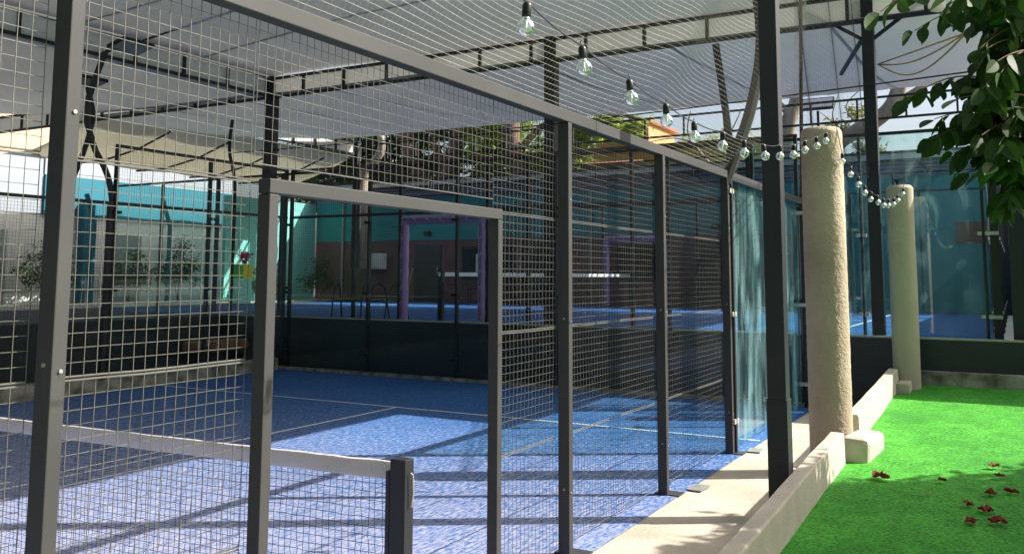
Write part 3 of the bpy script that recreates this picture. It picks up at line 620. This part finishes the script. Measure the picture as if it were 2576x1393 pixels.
# ------------------------------------------------------------------ overhead net, from the fence rail up to the roof
def ohn(u, v):
    x = -2.2+u*8.6; z = 3.03+v*3.05
    sag = math.sin(math.pi*min(1, v*1.05))
    y = -.03-1.0*v-.25*sag + .10*sag*math.sin(x*1.5+v*3.5)+.05*sag*math.sin(x*3.7-v*5)
    x2 = x + .10*sag*math.sin(v*7+x*.9)
    return (x2, y, z-.22*sag*(.6+.4*math.sin(x*1.1)))
m = MB(); nu, nv = 200, 82
for i in range(nu+1): m.tube([ohn(i/nu, j/nv) for j in range(nv+1)], .0008, 3, False)
for j in range(nv+1): m.tube([ohn(i/nu, j/nv) for i in range(nu+1)], .0007, 3, False)
tag(m.build('safety_net', NETM), 'fine cream ball net hanging in folds between the roof and the fence top rail', 'net')
# fine net over the open side beyond the pillars
m = MB()
def sn(u, v): 
    x = 5.2+u*5.1; return (x, -.95+.05*math.sin(x*3+v*4), 3.3+v*2.6)
for i in range(86): m.tube([sn(i/85, j/6) for j in range(7)], .001, 3, False)
for j in range(44): m.tube([sn(i/12, j/43) for i in range(13)], .001, 3, False)
tag(m.build('safety_net', WIRED), 'fine dark net between the thick column and the column on the retaining wall', 'net')
# ropes
for k, (dz_, lab) in enumerate(((-.0, 'straightest yellow rope tied from the right column towards the tree'), (-.28, 'lowest sagging yellow rope tied from the right column towards the tree'), (-.12, 'middle yellow rope tied from the right column towards the tree'))):
    a = Vector((10.3, -1.15, 5.02)); b = Vector((6.3, -2.45, 4.35)); pts = [a.lerp(b, t/14)+Vector((0, 0, dz_*math.sin(math.pi*t/14)-.03)) for t in range(15)]
    tag(MB().tube(pts, .011, 6).build('rope', ROPE), lab, 'rope')
m = MB(); pts = [Vector((10.2, 12, 4.5)).lerp(Vector((10.25, -2.6, 4.75)), t/20)+Vector((0, 0, -.12*math.sin(math.pi*t/20))) for t in range(21)]
tag(m.tube(pts, .012, 5).build('cable', SOCK), 'long thin black cable stretched in front of the white roof', 'cable')

# ------------------------------------------------------------------ buildings
XB = 22.0
b = empty('building', (XB, 8, T), 'long low building behind the raised court, teal above brown with a pale parapet', 'building')
MB().box(XB, XB+5, -4.2, 19.9, 3.1, 4.55).build('wall', TEAL, b)
MB().box(XB+.01, XB+5, 2.6, 19.9, T-.05, 3.098).build('wall', BROWN, b)
MB().box(XB+.0, XB+5, -4.2, 2.598, T-.05, 3.098).build('wall', TEAL, b)
m = MB()
for k in range(4): m.box(XB-.03+.012*k, XB+.05, -4.2, 19.9, 4.56+.1*k, 4.635+.1*k)
m.build('cladding', CORR, b)
m = MB(); m.bar((XB-.3, -4.2, 4.6), (XB-.3, 19.9, 4.6), .045); m.bar((XB-.3, -4.2, 4.95), (XB-.3, 19.9, 4.95), .04)
for y in range(-4, 20, 3): m.bar((XB-.3, y, 4.6), (XB-.1, y+.4, 5.0), .035)
m.build('rail', STEELD, b)
MB().box(XB-.08, XB+5, -4.2, 19.9, 4.98, 5.16).build('parapet', WHITE, b, bevel=.01)
MB().box(XB-.12, XB+5.05, -4.25, 19.95, 5.162, 5.22).build('coping', STEELD, b)
for y in (-3.1, .6, 3.6, 8.7, 11.2, 15.9, 18.6): MB().tube([(XB-.06, y, T), (XB-.06, y, 4.5)], .035, 8).build('downpipe', CONC if y > 2 else TEAL, b)
for y in (4.75, 10.1, 14.85, -.2): MB().box(XB-.14, XB-.002, y-.12, y+.12, 3.25, 3.4).build('wall_lamp', SOCK, b, bevel=.02)
MB().box(XB-.42, XB-.002, 16.6, 17.4, 2.1, 2.65).build('air_conditioner', WHITEG, b, bevel=.03)
MB().box(XB-.03, XB-.002, 12.0, 12.9, 1.9, 2.6).build('notice', WHITEG, b)
for y0, y1 in ((4.2, 5.3), (9.4, 10.8), (14.3, 15.4)):
    f = MB().box(XB-.03, XB+.008, y0, y1, T, 2.95).build('door', mat('dark_door', (.05, .045, .045), .4), b, bevel=.005)
    MB().tube([(XB-.07, y0+.12, T+.9), (XB-.07, y0+.12, T+1.2)], .015, 6).build('handle', CLAMP, f)
for y0, y1 in ((6.2, 7.8), (11.6, 13.4)):
    f = MB(); f.box(XB-.04, XB+.008, y0-.06, y1+.06, 1.75, 1.81); f.box(XB-.04, XB+.008, y0-.06, y1+.06, 2.79, 2.85); f.box(XB-.04, XB+.008, y0-.06, y0, 1.812, 2.788); f.box(XB-.04, XB+.008, y1, y1+.06, 1.812, 2.788)
    f = f.build('window', STEELD, b); MB().box(XB-.012, XB+.006, y0+.002, y1-.002, 1.814, 2.786).build('pane', mat('dark_glass', (.02, .025, .03), .08), f)
MB().box(XB-.04, XB-.002, -2.9, -1.5, 2.75, 3.3).build('board', mat('red_brown_board', (.3, .08, .04), .7), b)
b = empty('building', (15, -9, T), 'teal walled building beyond the right edge of the court', 'building')
MB().box(11.2, 22.8, -14, -4.25, TZ-.02, 3.95).build('wall', TEAL, b); MB().box(11.1, 22.9, -14.1, -4.15, 3.952, 4.1).build('parapet', WHITE, b)
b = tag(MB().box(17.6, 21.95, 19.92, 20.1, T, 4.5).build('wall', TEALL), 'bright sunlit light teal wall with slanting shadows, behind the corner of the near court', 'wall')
b = empty('building', (10, 24, T), 'white and teal building behind the wire mesh at the far left', 'building')
MB().box(8.2, 19.5, 21.7, 27, T, 3.6).build('wall', WHITEG, b); MB().box(12.3, 19.55, 21.6, 27, 3.602, 4.75).build('fascia', TURQ, b); MB().box(8.2, 12.29, 21.7, 27, 4.752, 5.2).build('parapet', WHITESH, b); MB().box(12.3, 19.5, 21.65, 27, 4.752, 5.5).build('parapet', WHITESH, b)
MB().box(8.25, 12.29, 21.68, 27, 3.602, 4.75).build('wall', WHITESH, b); MB().box(13.4, 13.75, 21.3, 21.59, T, 4.0).build('pilaster', TURQ, b)
for x0 in (10.2, 14.6): 
    f = MB().box(x0, x0+1.1, 21.64, 21.698, T, 3.1).build('door', mat('grey_door', (.35, .4, .4), .5), b, bevel=.005)
b = empty('building', (12, 40, T), 'peach coloured house at the far left edge under the roof', 'building')
MB().box(14, 22.5, 36, 42, T, 9.6).build('wall', PEACH, b); MB().box(13.7, 22.8, 35.7, 42.2, 9.602, 9.9).build('roof', TILE, b)
MB().box(17, 18.4, 35.95, 35.998, 5.5, 7).build('window', STEELD, b)
b = empty('building', (-12, 0, 0), 'tall dark unseen block behind the camera, added to cut sky light from the west', 'building')  # out of view, added to darken the west-facing sides of the posts
MB().box(-22, -8, -16, 30, 0, 14).build('wall', BLACKWALL, b); MB().box(-22.1, -7.9, -16.1, 30.1, 14.002, 14.3).build('roof', CORR, b)
tag(MB().box(8.9, 9.5, 20.8, 21.4, T, 5.4).build('pier', TURQ), 'blue teal square pier beside the left fence post', 'pier')
b = empty('building', (30, 10, T), 'ochre walled house with clay tile roofs and an orange upper room, beyond the far wall', 'building')
MB().box(28, 34, 4.5, 14.6, T, 6.72).build('wall', OCHRE, b)
def tileroof(x0, x1, y0, y1, z0, z1):
    m = MB(); n = int((y1-y0)/.22)
    def fn(u, v): y = y0+(y1-y0)*v; return (x0+(x1-x0)*u, y, z0+(z1-z0)*u+.045*abs(math.sin(math.pi*v*n)))
    m.sheet(fn, 10, n*4); return m.build('roof', TILE, b, thick=.03)
tileroof(27.75, 31, 4.3, 14.9, 6.70, 7.1); tileroof(26.4, 28.0, 9.0, 12.0, 5.95, 6.25)
MB().box(28.5, 31.5, 9.2, 11.4, 6.9, 7.75).build('upper_room', ORANGE, b); 
rf = MB().box(28.3, 31.7, 9.05, 11.55, 7.752, 7.85).build('roof', TILE, b)

# ------------------------------------------------------------------ trees
def leafmesh(m, p, n, l, w):
    """one folded leaf of 4 quads-ish at p, pointing n"""
    n = n.normalized(); s = n.cross(Vector((random.uniform(-1, 1), random.uniform(-1, 1), random.uniform(.2, 1.4)))).normalized(); u = s.cross(n)
    k = len(m.v); f = .18*w
    m.v += [tuple(p), tuple(p+n*l*.35+s*w*.5+u*f), tuple(p+n*l), tuple(p+n*l*.35-s*w*.5+u*f)]
    m.f += [(k, k+1, k+2), (k, k+2, k+3)]
def crown(blobs, n, l, w, seed=1, clump=14, sp=.16):
    rnd = random.Random(seed); m = MB(); tot = sum(b[3]**2 for b in blobs)
    for bx_, by_, bz_, br_ in blobs:
        kk = int(n*br_**2/tot/clump)
        for _ in range(kk):
            d = Vector((rnd.gauss(0, 1), rnd.gauss(0, 1), rnd.gauss(0, .8))).normalized()*br_*(rnd.random()**.45)
            c = Vector((bx_, by_, bz_))+d
            for _ in range(clump):
                q = c+Vector((rnd.gauss(0, sp), rnd.gauss(0, sp), rnd.gauss(0, sp*.75)))*(br_**.5)
                leafmesh(m, q, Vector((rnd.uniform(-1, 1), rnd.uniform(-1, 1), rnd.uniform(-.9, .5))), l*rnd.uniform(.7, 1.3), w*rnd.uniform(.7, 1.2))
    return m
def tree(name, base, lab, limbs, blobs, n, l, w, lm=LEAF, bm=BARK, seed=1, cat='tree', group=None, sp=.16):
    e = empty(name, base, lab, cat, group)
    m = MB()
    for pts, r0, r1 in limbs:
        P = [Vector(p) for p in pts]; k = len(P)-1; out = []
        for i in range(k):
            for s in range(5):
                t_ = s/5; p0 = P[max(i-1, 0)]; p1 = P[i]; p2 = P[i+1]; p3 = P[min(i+2, k)]
                out.append(.5*((2*p1)+(p2-p0)*t_+(2*p0-5*p1+4*p2-p3)*t_*t_+(3*p1-p0-3*p2+p3)*t_**3))
        out.append(P[-1]); N = len(out)
        m.tube(out, [(r0+(r1-r0)*i/(N-1))*(1+.12*noise.noise(out[i]*2.3)) for i in range(N)], 9)
    m.build('trunk', bm, e, smooth=True)
    if blobs: crown(blobs, n, l, w, seed, sp=sp).build('crown', lm, e)
    return e
tree('tree', (26, 18.6, 1), 'dark green tree with two thick brown forking trunks, left of the far trees',
     [([(26, 17.6, 1), (26, 17.5, 4.6), (25.9, 18.2, 6.2), (26, 19.2, 8.6)], .5, .3), ([(26, 17.5, 4.4), (26.1, 16.6, 6.3), (26, 15.8, 8.8)], .42, .28), ([(26, 16.8, 6.0), (25.9, 17.3, 7.2), (26, 17.5, 8.8)], .2, .12)],
     [(26.5, 22.5, 6.6, 1.9), (27, 20.6, 6.2, 1.6), (26.8, 18.2, 6.4, 1.3), (27, 20, 8.3, 1.8), (27, 17, 8.6, 1.8), (27, 24, 8, 1.6), (26.7, 24.3, 5.6, 1.2), (27, 15.4, 6.0, 1.0)], 17000, .30, .13, seed=2)
tree('tree', (25.5, 13.2, 1), 'tree with one thick brown trunk and fresh green leaves, behind the raised court',
     [([(25.5, 13.0, 1), (25.5, 13.0, 5), (25.4, 13.5, 7), (25.5, 13.4, 9)], .42, .33), ([(25.5, 13.2, 6.5), (25.6, 12.3, 7.4), (25.5, 10.6, 7.8), (25.5, 8.2, 7.3)], .16, .05)],
     [(26, 14.6, 6.8, 1.2), (26, 12.0, 6.3, 1.1), (26.2, 11.2, 6.9, .9), (26, 9.9, 7.4, .6), (26, 8.8, 7.1, .5), (26.4, 14.4, 8.3, 1.3)], 8000, .26, .12, lm=LEAFB, seed=3)
tree('tree', (21.6, 17.3, 1), 'slim pale trunk standing just behind the far corner of the raised court',
     [([(21.4, 17.3, 1), (21.4, 17.25, 4.0), (21.5, 17.3, 5.4), (21.6, 16.7, 6.2), (21.5, 16.6, 6.8)], .2, .13)], [], 0, 0, 0, bm=BARKL)
tree('tree', (25, 3.2, 1), 'bare tree with a forked pale trunk behind the thick black column',
     [([(25, 3.3, 1), (25, 3.3, 5.7), (25, 3.2, 6.8), (25.1, 3.0, 7.4), (25, 2.9, 8.5)], .28, .2), ([(25, 3.2, 7.0), (25, 3.6, 7.5), (25, 3.9, 8.2)], .12, .08),
      ([(25, 5.2, 5.0), (25, 5.9, 5.7), (25, 6.5, 6.6), (25, 6.4, 7.4)], .07, .02), ([(25, 6.0, 5.8), (25, 5.2, 6.4), (25, 4.7, 7.3)], .04, .015), ([(25, 7.4, 6.0), (25, 8.4, 6.3), (25, 9.3, 6.9)], .03, .01), ([(25, 6.0, 6.2), (25, 7.0, 6.5), (25, 8, 6.4)], .03, .012),
      ([(25, 3.4, 5.0), (25, 4.6, 5.2), (25, 5.4, 6.0)], .13, .06)],
     [(25.2, 3.5, 6.0, .25)], 260, .16, .07, lm=LEAFY, bm=BARKL, seed=4)
tree('tree', (25, 1.4, 1), 'tree with a thick slanting branch and sparse yellow green leaves, between the stucco pillars',
     [([(25, 2.6, 1), (25, 2.3, 5.2), (25, 1.72, 6.0), (25, .81, 6.5), (25, .2, 7.0), (25, -.1, 7.8), (25, -.3, 9)], .26, .22), ([(25, 0.2, 7.0), (25, -.8, 7.6), (25, -1.8, 8.4)], .12, .06),
      ([(25, 1.6, 6.1), (25, 1.9, 6.8), (25, 1.7, 7.5)], .035, .012), ([(25, 1.1, 6.4), (25, 1.5, 7.1), (25, .9, 7.7)], .03, .01), ([(25, 1.75, 6.5), (25, 2.3, 7.0)], .02, .008)],
     [(25.3, 1.9, 6.3, .45), (25.3, 1.0, 5.7, .5), (25.3, 2.5, 6.0, .35), (25.3, 1.2, 6.9, .3)], 1500, .15, .08, lm=LEAFY, bm=BARKL, seed=5)
tree('tree', (29, 3.6, 1), 'low bright green tree tops over the far wall, right of the tile roof', [([(29, 6.2, 1), (29, 6, 6.2)], .12, .05)], [(29, 6.7, 6.7, .5), (29, 5.6, 6.6, .55), (29, 4.4, 6.3, .45), (29, 7.8, 6.9, .35)], 1800, .15, .07, lm=LEAFB, seed=6)
# bushes
tree('shrub', (13.8, 27, 1), 'bright sunlit green shrub at the far left edge', [([(12.5, 26.4, 1), (12.5, 26.4, 2)], .06, .02)], [], 0, 0, 0, cat='shrub')
def bush(x, y, h, w_, n, lab, lm=LEAF, seed=9, group='shrubs planted by the far left walls'):
    return tree('shrub', (x, y, T), lab, [([(x, y, T), (x+.05, y, T+h*.5)], .03, .015), ([(x, y, T), (x-.15, y+.1, T+h*.45)], .02, .01)],
                [(x, y, T+h*.55, w_), (x+w_*.7, y, T+h*.4, w_*.7), (x-w_*.7, y+.1, T+h*.42, w_*.7), (x+.1, y, T+h*.85, w_*.5)], n, .16, .05, lm=lm, seed=seed, cat='shrub', group=group)
for o in [o for o in bpy.data.objects if o.name.startswith('shrub')]:
    for c in list(o.children): bpy.data.objects.remove(c)
    bpy.data.objects.remove(o)
bush(9.3, 20.6, 1.9, .75, 1800, 'bright green shrub with sunlight put into its leaf colour at the left edge, left of the blue teal pier', LEAFB, 9)
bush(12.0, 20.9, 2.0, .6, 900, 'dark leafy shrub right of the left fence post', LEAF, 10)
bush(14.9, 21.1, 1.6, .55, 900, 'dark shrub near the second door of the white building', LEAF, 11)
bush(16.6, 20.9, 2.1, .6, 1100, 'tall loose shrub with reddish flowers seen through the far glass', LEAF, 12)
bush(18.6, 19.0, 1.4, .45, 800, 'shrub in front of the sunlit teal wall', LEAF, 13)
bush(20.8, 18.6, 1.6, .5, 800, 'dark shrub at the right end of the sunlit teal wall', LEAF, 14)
# hedge behind retaining wall of far side
# poster + flowers
s = empty('notice_stand', (16.7, 18.2, T), 'turquoise stand with a green and yellow poster, left of the doorway post', 'notice stand')
MB().box(16.3, 17.15, 18.2, 18.3, T, 1.75).build('panel', TEALL, s); MB().box(16.3, 16.75, 18.185, 18.3, 1.755, 2.2).build('poster', GREENP, s); MB().box(16.755, 17.15, 18.185, 18.3, 1.755, 2.2).build('poster', YELLOW, s)
f = empty('flower_pot', (16.95, 18.35, 2.2), 'small pot of bright magenta flowers on the notice stand', 'flower pot')
MB().lathe([(.001, 0), (.07, 0), (.1, .14), (.001, .14)], sides=12).build('pot', TERRA, f).location = (0, 0, .01)
crown([(0, 0, .3, .16)], 160, .09, .07, 21, 8).build('flowers', MAGENTA, f).location = (0, 0, 0)

# ------------------------------------------------------------------ chairs and bench
def arc_chair(x, y, rz, lab):
    e = empty('garden_chair', (x, y, T), lab, 'chair', 'garden chairs with arched black arms', rz)
    for s in (-.3, .3):
        local(MB().tube([(.3, s, 0), (.24, s, .45), (.12, s, .66), (-.02, s, .72), (-.16, s, .62), (-.3, s, 0)], .018, 6).build('arm_frame', SOCK, e))
    local(MB().bar((.26, -.26, .36), (.26, .26, .36), .02).build('stretcher', SOCK, e))
    o = local(MB().box(-.26, .26, -.26, .26, .38, .42).build('seat', OLIVE, e, bevel=.01))
    m = MB().box(-.02, .02, -.27, .27, .0, .62).build('backrest', OLIVE, e, bevel=.01); m.location = (-.24, 0, .42); m.rotation_euler = (0, R(-16), 0)
    return e
arc_chair(10.72, 8.95, R(200), 'olive backed garden chair with arched black arms, left one by the end glass')
arc_chair(10.72, 9.0-.95, R(165), 'olive backed garden chair with arched black arms, right one next to the mauve frame')
def side_chair(x, y, rz, lab, mt=SOCK, grp='dark chairs along the brown wall', nm='side_chair'):
    e = empty(nm, (x, y, T), lab, 'chair', grp, rz)
    for sx in (-.2, .2):
        for sy in (-.2, .2): local(MB().tube([(sx*1.1, sy*1.1, 0), (sx, sy, .44)], .016, 6).build('leg', mt, e))
    local(MB().box(-.23, .23, -.23, .23, .44, .47).build('seat', mt, e, bevel=.01))
    b = MB(); b.tube([(-.21, -.2, .47), (-.27, -.2, .85), (-.27, .2, .85), (-.21, .2, .47)], .014, 6)
    for k in range(4): b.tube([(-.235, -.12+.08*k, .5), (-.27, -.12+.08*k, .84)], .009, 5)
    local(b.build('backrest', mt, e))
    for s in (-1, 1): local(MB().tube([(-.25, .22*s, .68), (.15, .24*s, .68), (.2, .22*s, .45)], .013, 6).build('armrest', mt, e))
    return e
for x, y, rz, l in ((21.5, 12.6, 20, 'dark chair by the brown wall, leftmost, seen through the near mauve frame'), (21.5, 11.5, -15, 'dark chair by the brown wall left of the dark doorway'), (21.5, 10.2, 8, 'dark chair by the brown wall, beside the raised court net tape'), (21.5, 9.1, -10, 'dark chair by the brown wall just left of the smaller mauve frame'), (21.4, 5.2, 12, 'dark chair by the brown wall right of the smaller mauve frame')):
    side_chair(x, y, R(180+rz), l)
side_chair(11.9, 18.7, R(-110), 'white plastic chair on the pale paving at the far left', PLASTIC, None, 'plastic_chair')
tb = empty('table', (21.3, 7.9, T), 'small dark table by the brown wall behind the raised court', 'table')
local(MB().lathe([(.001, 0), (.4, 0), (.4, .025), (.001, .025)], (0, 0, .7), 20).build('table_top', SOCK, tb)); local(MB().tube([(0, 0, 0), (0, 0, .7)], .03, 8).build('leg', SOCK, tb))
bn = empty('bench', (8.9, 10.75, 0), 'low dark bench with a terracotta cushion behind the far side of the near court', 'bench')
for sx in (-.55, .55): local(MB().box(sx-.04, sx+.04, -.2, .2, 0, .36).build('leg', SOCK, bn))
local(MB().box(-.62, .62, -.24, .24, .36, .42).build('frame', SOCK, bn)); local(MB().box(-.62, .62, -.24, .24, .425, .62).build('cushion', TERRA, bn, bevel=.05))
for x, l in ((13.3, 'left blue pole by the white building'), (16.0, 'right blue pole by the white building')):
    tag(MB().tube([(x, 20.7, T), (x, 20.7, 3.4), (x-.3, 20.7, 4.2)], .07, 8).build('pole', TURQ), l, 'pole')

# ------------------------------------------------------------------ fallen leaves on the turf
def dryleaf(x, y, s, rz, lab):
    m = MB(); rnd = random.Random(int(x*100+y*37))
    for k in range(4):
        a = k*1.5+rnd.random(); n = len(m.v); L_ = s*rnd.uniform(.7, 1.1); c = Vector((rnd.uniform(-.3, .3)*s, rnd.uniform(-.3, .3)*s, .004)); d = Vector((math.cos(a), math.sin(a), 0)); e_ = Vector((-d.y, d.x, 0))
        for i in range(5):
            t_ = i/4; w = math.sin(math.pi*min(.98, max(.03, t_)))*L_*.32; h = L_*.30*math.sin(math.pi*t_+k*.7)**2
            p = c+d*(t_-.5)*L_
            m.v += [tuple(p-e_*w+Vector((0, 0, h+w*.9))), tuple(p+Vector((0, 0, h*.4+.003))), tuple(p+e_*w+Vector((0, 0, h*.7+w*.7)))]
        for i in range(4):
            q = n+i*3; m.f += [(q, q+1, q+4, q+3), (q+1, q+2, q+5, q+4)]
    o = m.build('dry_leaf', REDLEAF); o.location = (x, y, gz(x)+.012); o.rotation_euler.z = rz
    tag(o, lab, 'leaf', 'dry red leaves on the turf')
for x, y, s, l in ((5.44, -2.52, .12, 'dry red leaf farthest right up the sunlit turf'), (4.63, -1.70, .15, 'orange red dry leaf on the turf nearest the concrete block'), (4.76, -2.16, .11, 'dry leaf on the turf, middle of the sunlit patch, alone'), (4.09, -2.38, .14, 'dry red leaf at the upper edge of the tree shade'),
                   (3.99, -2.49, .15, 'large dry red leaf next to another in the tree shade'), (3.66, -2.41, .15, 'dry red leaf in shade, lower left of the cluster'), (3.72, -2.57, .15, 'dry red leaf in shade, lower right of the cluster'), (5.1, -2.58, .11, 'dry red leaf at the right edge in light'),
                   (4.6, -2.66, .12, 'dry red leaf at the right edge on the shade border'), (4.5, -2.5, .12, 'dark red dry leaf just inside the shade border'), (6.3, -3.0, .10, 'small dry leaf far up the turf at the right edge')):
    dryleaf(x, y, s*random.uniform(.5, .82), random.uniform(0, 6), l)
rl = random.Random(5); cr = MB()
for k in range(170):
    x = rl.uniform(1.5, 9.5); y = rl.uniform(-4, -1.4); s_ = rl.uniform(.006, .02); a = rl.uniform(0, 6); z = gz(x)+.016
    cr.quad((x-s_*math.cos(a), y-s_*math.sin(a), z), (x+s_*.4*math.sin(a), y-s_*.4*math.cos(a), z+s_*.3), (x+s_*math.cos(a), y+s_*math.sin(a), z+s_*.1), (x-s_*.4*math.sin(a), y+s_*.4*math.cos(a), z+s_*.4))
tag(cr.build('leaf_litter', mat('litter', (.3, .2, .09), .9, (.12, .08, .04), 9)), kind='stuff')
for k, (x, y) in enumerate(((4.35, -2.0), (4.4, -2.7))):
    pts = [(x+.12*math.cos(a), y+.1*math.sin(a), gz(x)+.02) for a in [R(200+12*i) for i in range(12)]]
    tag(MB().tube(pts, .003, 5).build('twig', ROPE), ('curved dry twig on the turf in the tree shade, left' if k == 0 else 'curved dry twig on the turf near the right edge'), 'twig')

# ------------------------------------------------------------------ near tree with hanging leafy branches (right)
nt_ = empty('leafy_tree', (2.0, -4.6, 0), 'near tree with drooping branches of dark oval leaves, upper right', 'tree')
tm = MB(); tm.tube([(2.0, -4.6, 0), (1.8, -4.4, 1.4), (1.2, -3.9, 2.6), (.6, -3.3, 3.2)], [.09, .075, .05, .03], 9)
lv = MB(); lr = MB(); rnd = random.Random(11)
def oval(m, p, d, l, w, nrm):
    d = d.normalized(); s = d.cross(nrm)
    if s.length < .05: s = d.orthogonal()
    s.normalize(); u = s.cross(d).normalized(); n = len(m.v)
    if u.z < 0: u = -u
    prof_ = [(0, .03), (.12, .30), (.32, .48), (.55, .5), (.76, .38), (.92, .17), (1.0, .01)]
    cur = rnd.uniform(-.05, .22)
    for t_, ww in prof_:
        c = p+d*(l*t_)-u*(cur*l*t_*t_)
        m.v += [tuple(c-s*w*ww+u*w*ww*.35), tuple(c), tuple(c+s*w*ww+u*w*ww*.35)]
    for i in range(len(prof_)-1):
        q = n+i*3; m.f += [(q, q+1, q+4, q+3), (q+1, q+2, q+5, q+4)]
def stem(a, b, sag, n, l0=.098, side=(0, 0, 1), r=.0028, dr=.55):
    a = Vector(a); b = Vector(b); P = []
    for i in range(13):
        t_ = i/12; P.append(a.lerp(b, t_)+Vector((0, 0, sag*4*t_*(1-t_)))); 
    tm.tube(P, [r*1.6-(r*1.0)*i/12 for i in range(13)], 5)
    for k in range(n):
        t_ = .08+.92*k/(n-1); i = min(11, int(t_*12)); p = P[i].lerp(P[i+1], t_*12-i); ax = (P[i+1]-P[i]).normalized()
        dn = Vector((0, 0, -1)); sd_ = ax.cross(Vector((0, 0, 1))).normalized()*(1 if k % 2 else -1)
        d = dn*rnd.uniform(.45, 1.0)+sd_*rnd.uniform(.15, .9)+ax*rnd.uniform(.1, .7)
        if k == n-1: d = ax+dn*.2
        L_ = l0*rnd.uniform(.8, 1.15)*(1 if t_ < .9 else .85)
        oval(lv, p+d.normalized()*.008, d, L_, L_*.56, Vector((rnd.uniform(-1, 1), rnd.uniform(-1, 1), rnd.uniform(-.3, 1))))
def cpt(px, py, z):   # a point at depth z (metres) given in the camera's frame, used only to lay out branch ends
    d = fw+r2*((px-1288)/2249)-u2*((py-458.5)/2249); return CP+d*z
ST = [((2620,-30),(2215,30),3.1,.10,12), ((2640,60),(2300,78),3.2,.08,10), ((2600,40),(2380,0),3.0,.05,7), ((2560,120),(2395,30),3.3,.05,7),
      ((2600,120),(2470,150),3.2,.03,6), ((2580,250),(2283,252),3.3,.09,11), ((2600,330),(2350,300),3.4,.05,8), ((2560,370),(2345,350),3.3,.06,9),
      ((2600,420),(2400,385),3.3,.05,8), ((2600,440),(2420,440),3.4,.03,6), ((2560,430),(2530,520),3.3,.0,6), ((2610,200),(2430,215),3.5,.04,7), ((2590,-10),(2450,60),3.5,.03,7), ((2600,300),(2470,340),3.2,.02,6)]
for a, b, z, sag, n in ST: stem(cpt(*a, z+.15), cpt(*b, z-.05), sag, int(n*1.6))
for k in range(150):
    y0 = rnd.uniform(-60, 470); x0 = 2610+rnd.uniform(-40, 50); z = rnd.uniform(3.0, 4.2)
    lim = 2395+90*abs(math.sin(y0*.013)) + (70 if y0 > 400 else 0)
    stem(cpt(x0, y0, z+.2), cpt(rnd.uniform(lim, 2560), y0+rnd.uniform(-50, 60), z), rnd.uniform(0, .05), rnd.randint(7, 10), .1)
lv.build('leaves', LEAFN, nt_)
redm = mat('red_bract', (.6, .03, .06), .6, transl=.3)
for k in range(5):
    lr = MB(); p = cpt(rnd.uniform(2505, 2576), rnd.uniform(95, 190), rnd.uniform(3.3, 3.7))
    for j in range(3): oval(lr, p, Vector((rnd.uniform(-1, 1), rnd.uniform(-1, 1), rnd.uniform(-1, .5))), .038, .026, Vector((rnd.random(), rnd.random(), 1)))
    lr.build('flower', redm, nt_)
tm.build('branches', BARK, nt_)
# shade tree beyond the right edge: its crown throws the dappled shade on the turf
tree('tree', (7.2, -7.6, .2), 'broad shade tree beyond the right edge of the turf', [([(6.2, -7.4, .2), (6.0, -7.2, 2), (5.4, -6.6, 3.4)], .16, .07), ([(6.0, -7.2, 2), (5.0, -7.4, 3.6)], .08, .04)],
     [(x+.63*z, y-.99*z, z, r) for x, y, z, r in ((.3, -1.9, 3.3, .8), (1.1, -1.85, 3.4, .8), (1.8, -1.8, 3.45, .8), (2.5, -1.75, 3.5, .8), (3.1, -1.75, 3.5, .8), (3.8, -1.8, 3.5, .75), (4.2, -2.7, 3.6, .95), (1.0, -2.4, 3.3, .9), (2.6, -2.5, 3.5, 1.0), (2.0, -3.6, 3.4, 1.0), (3.2, -3.7, 3.6, 1.1), (5.4, -3.6, 3.8, .9), (6.3, -4.0, 3.8, .8))], 48000, .15, .085, lm=LEAFN, seed=31, sp=.08)
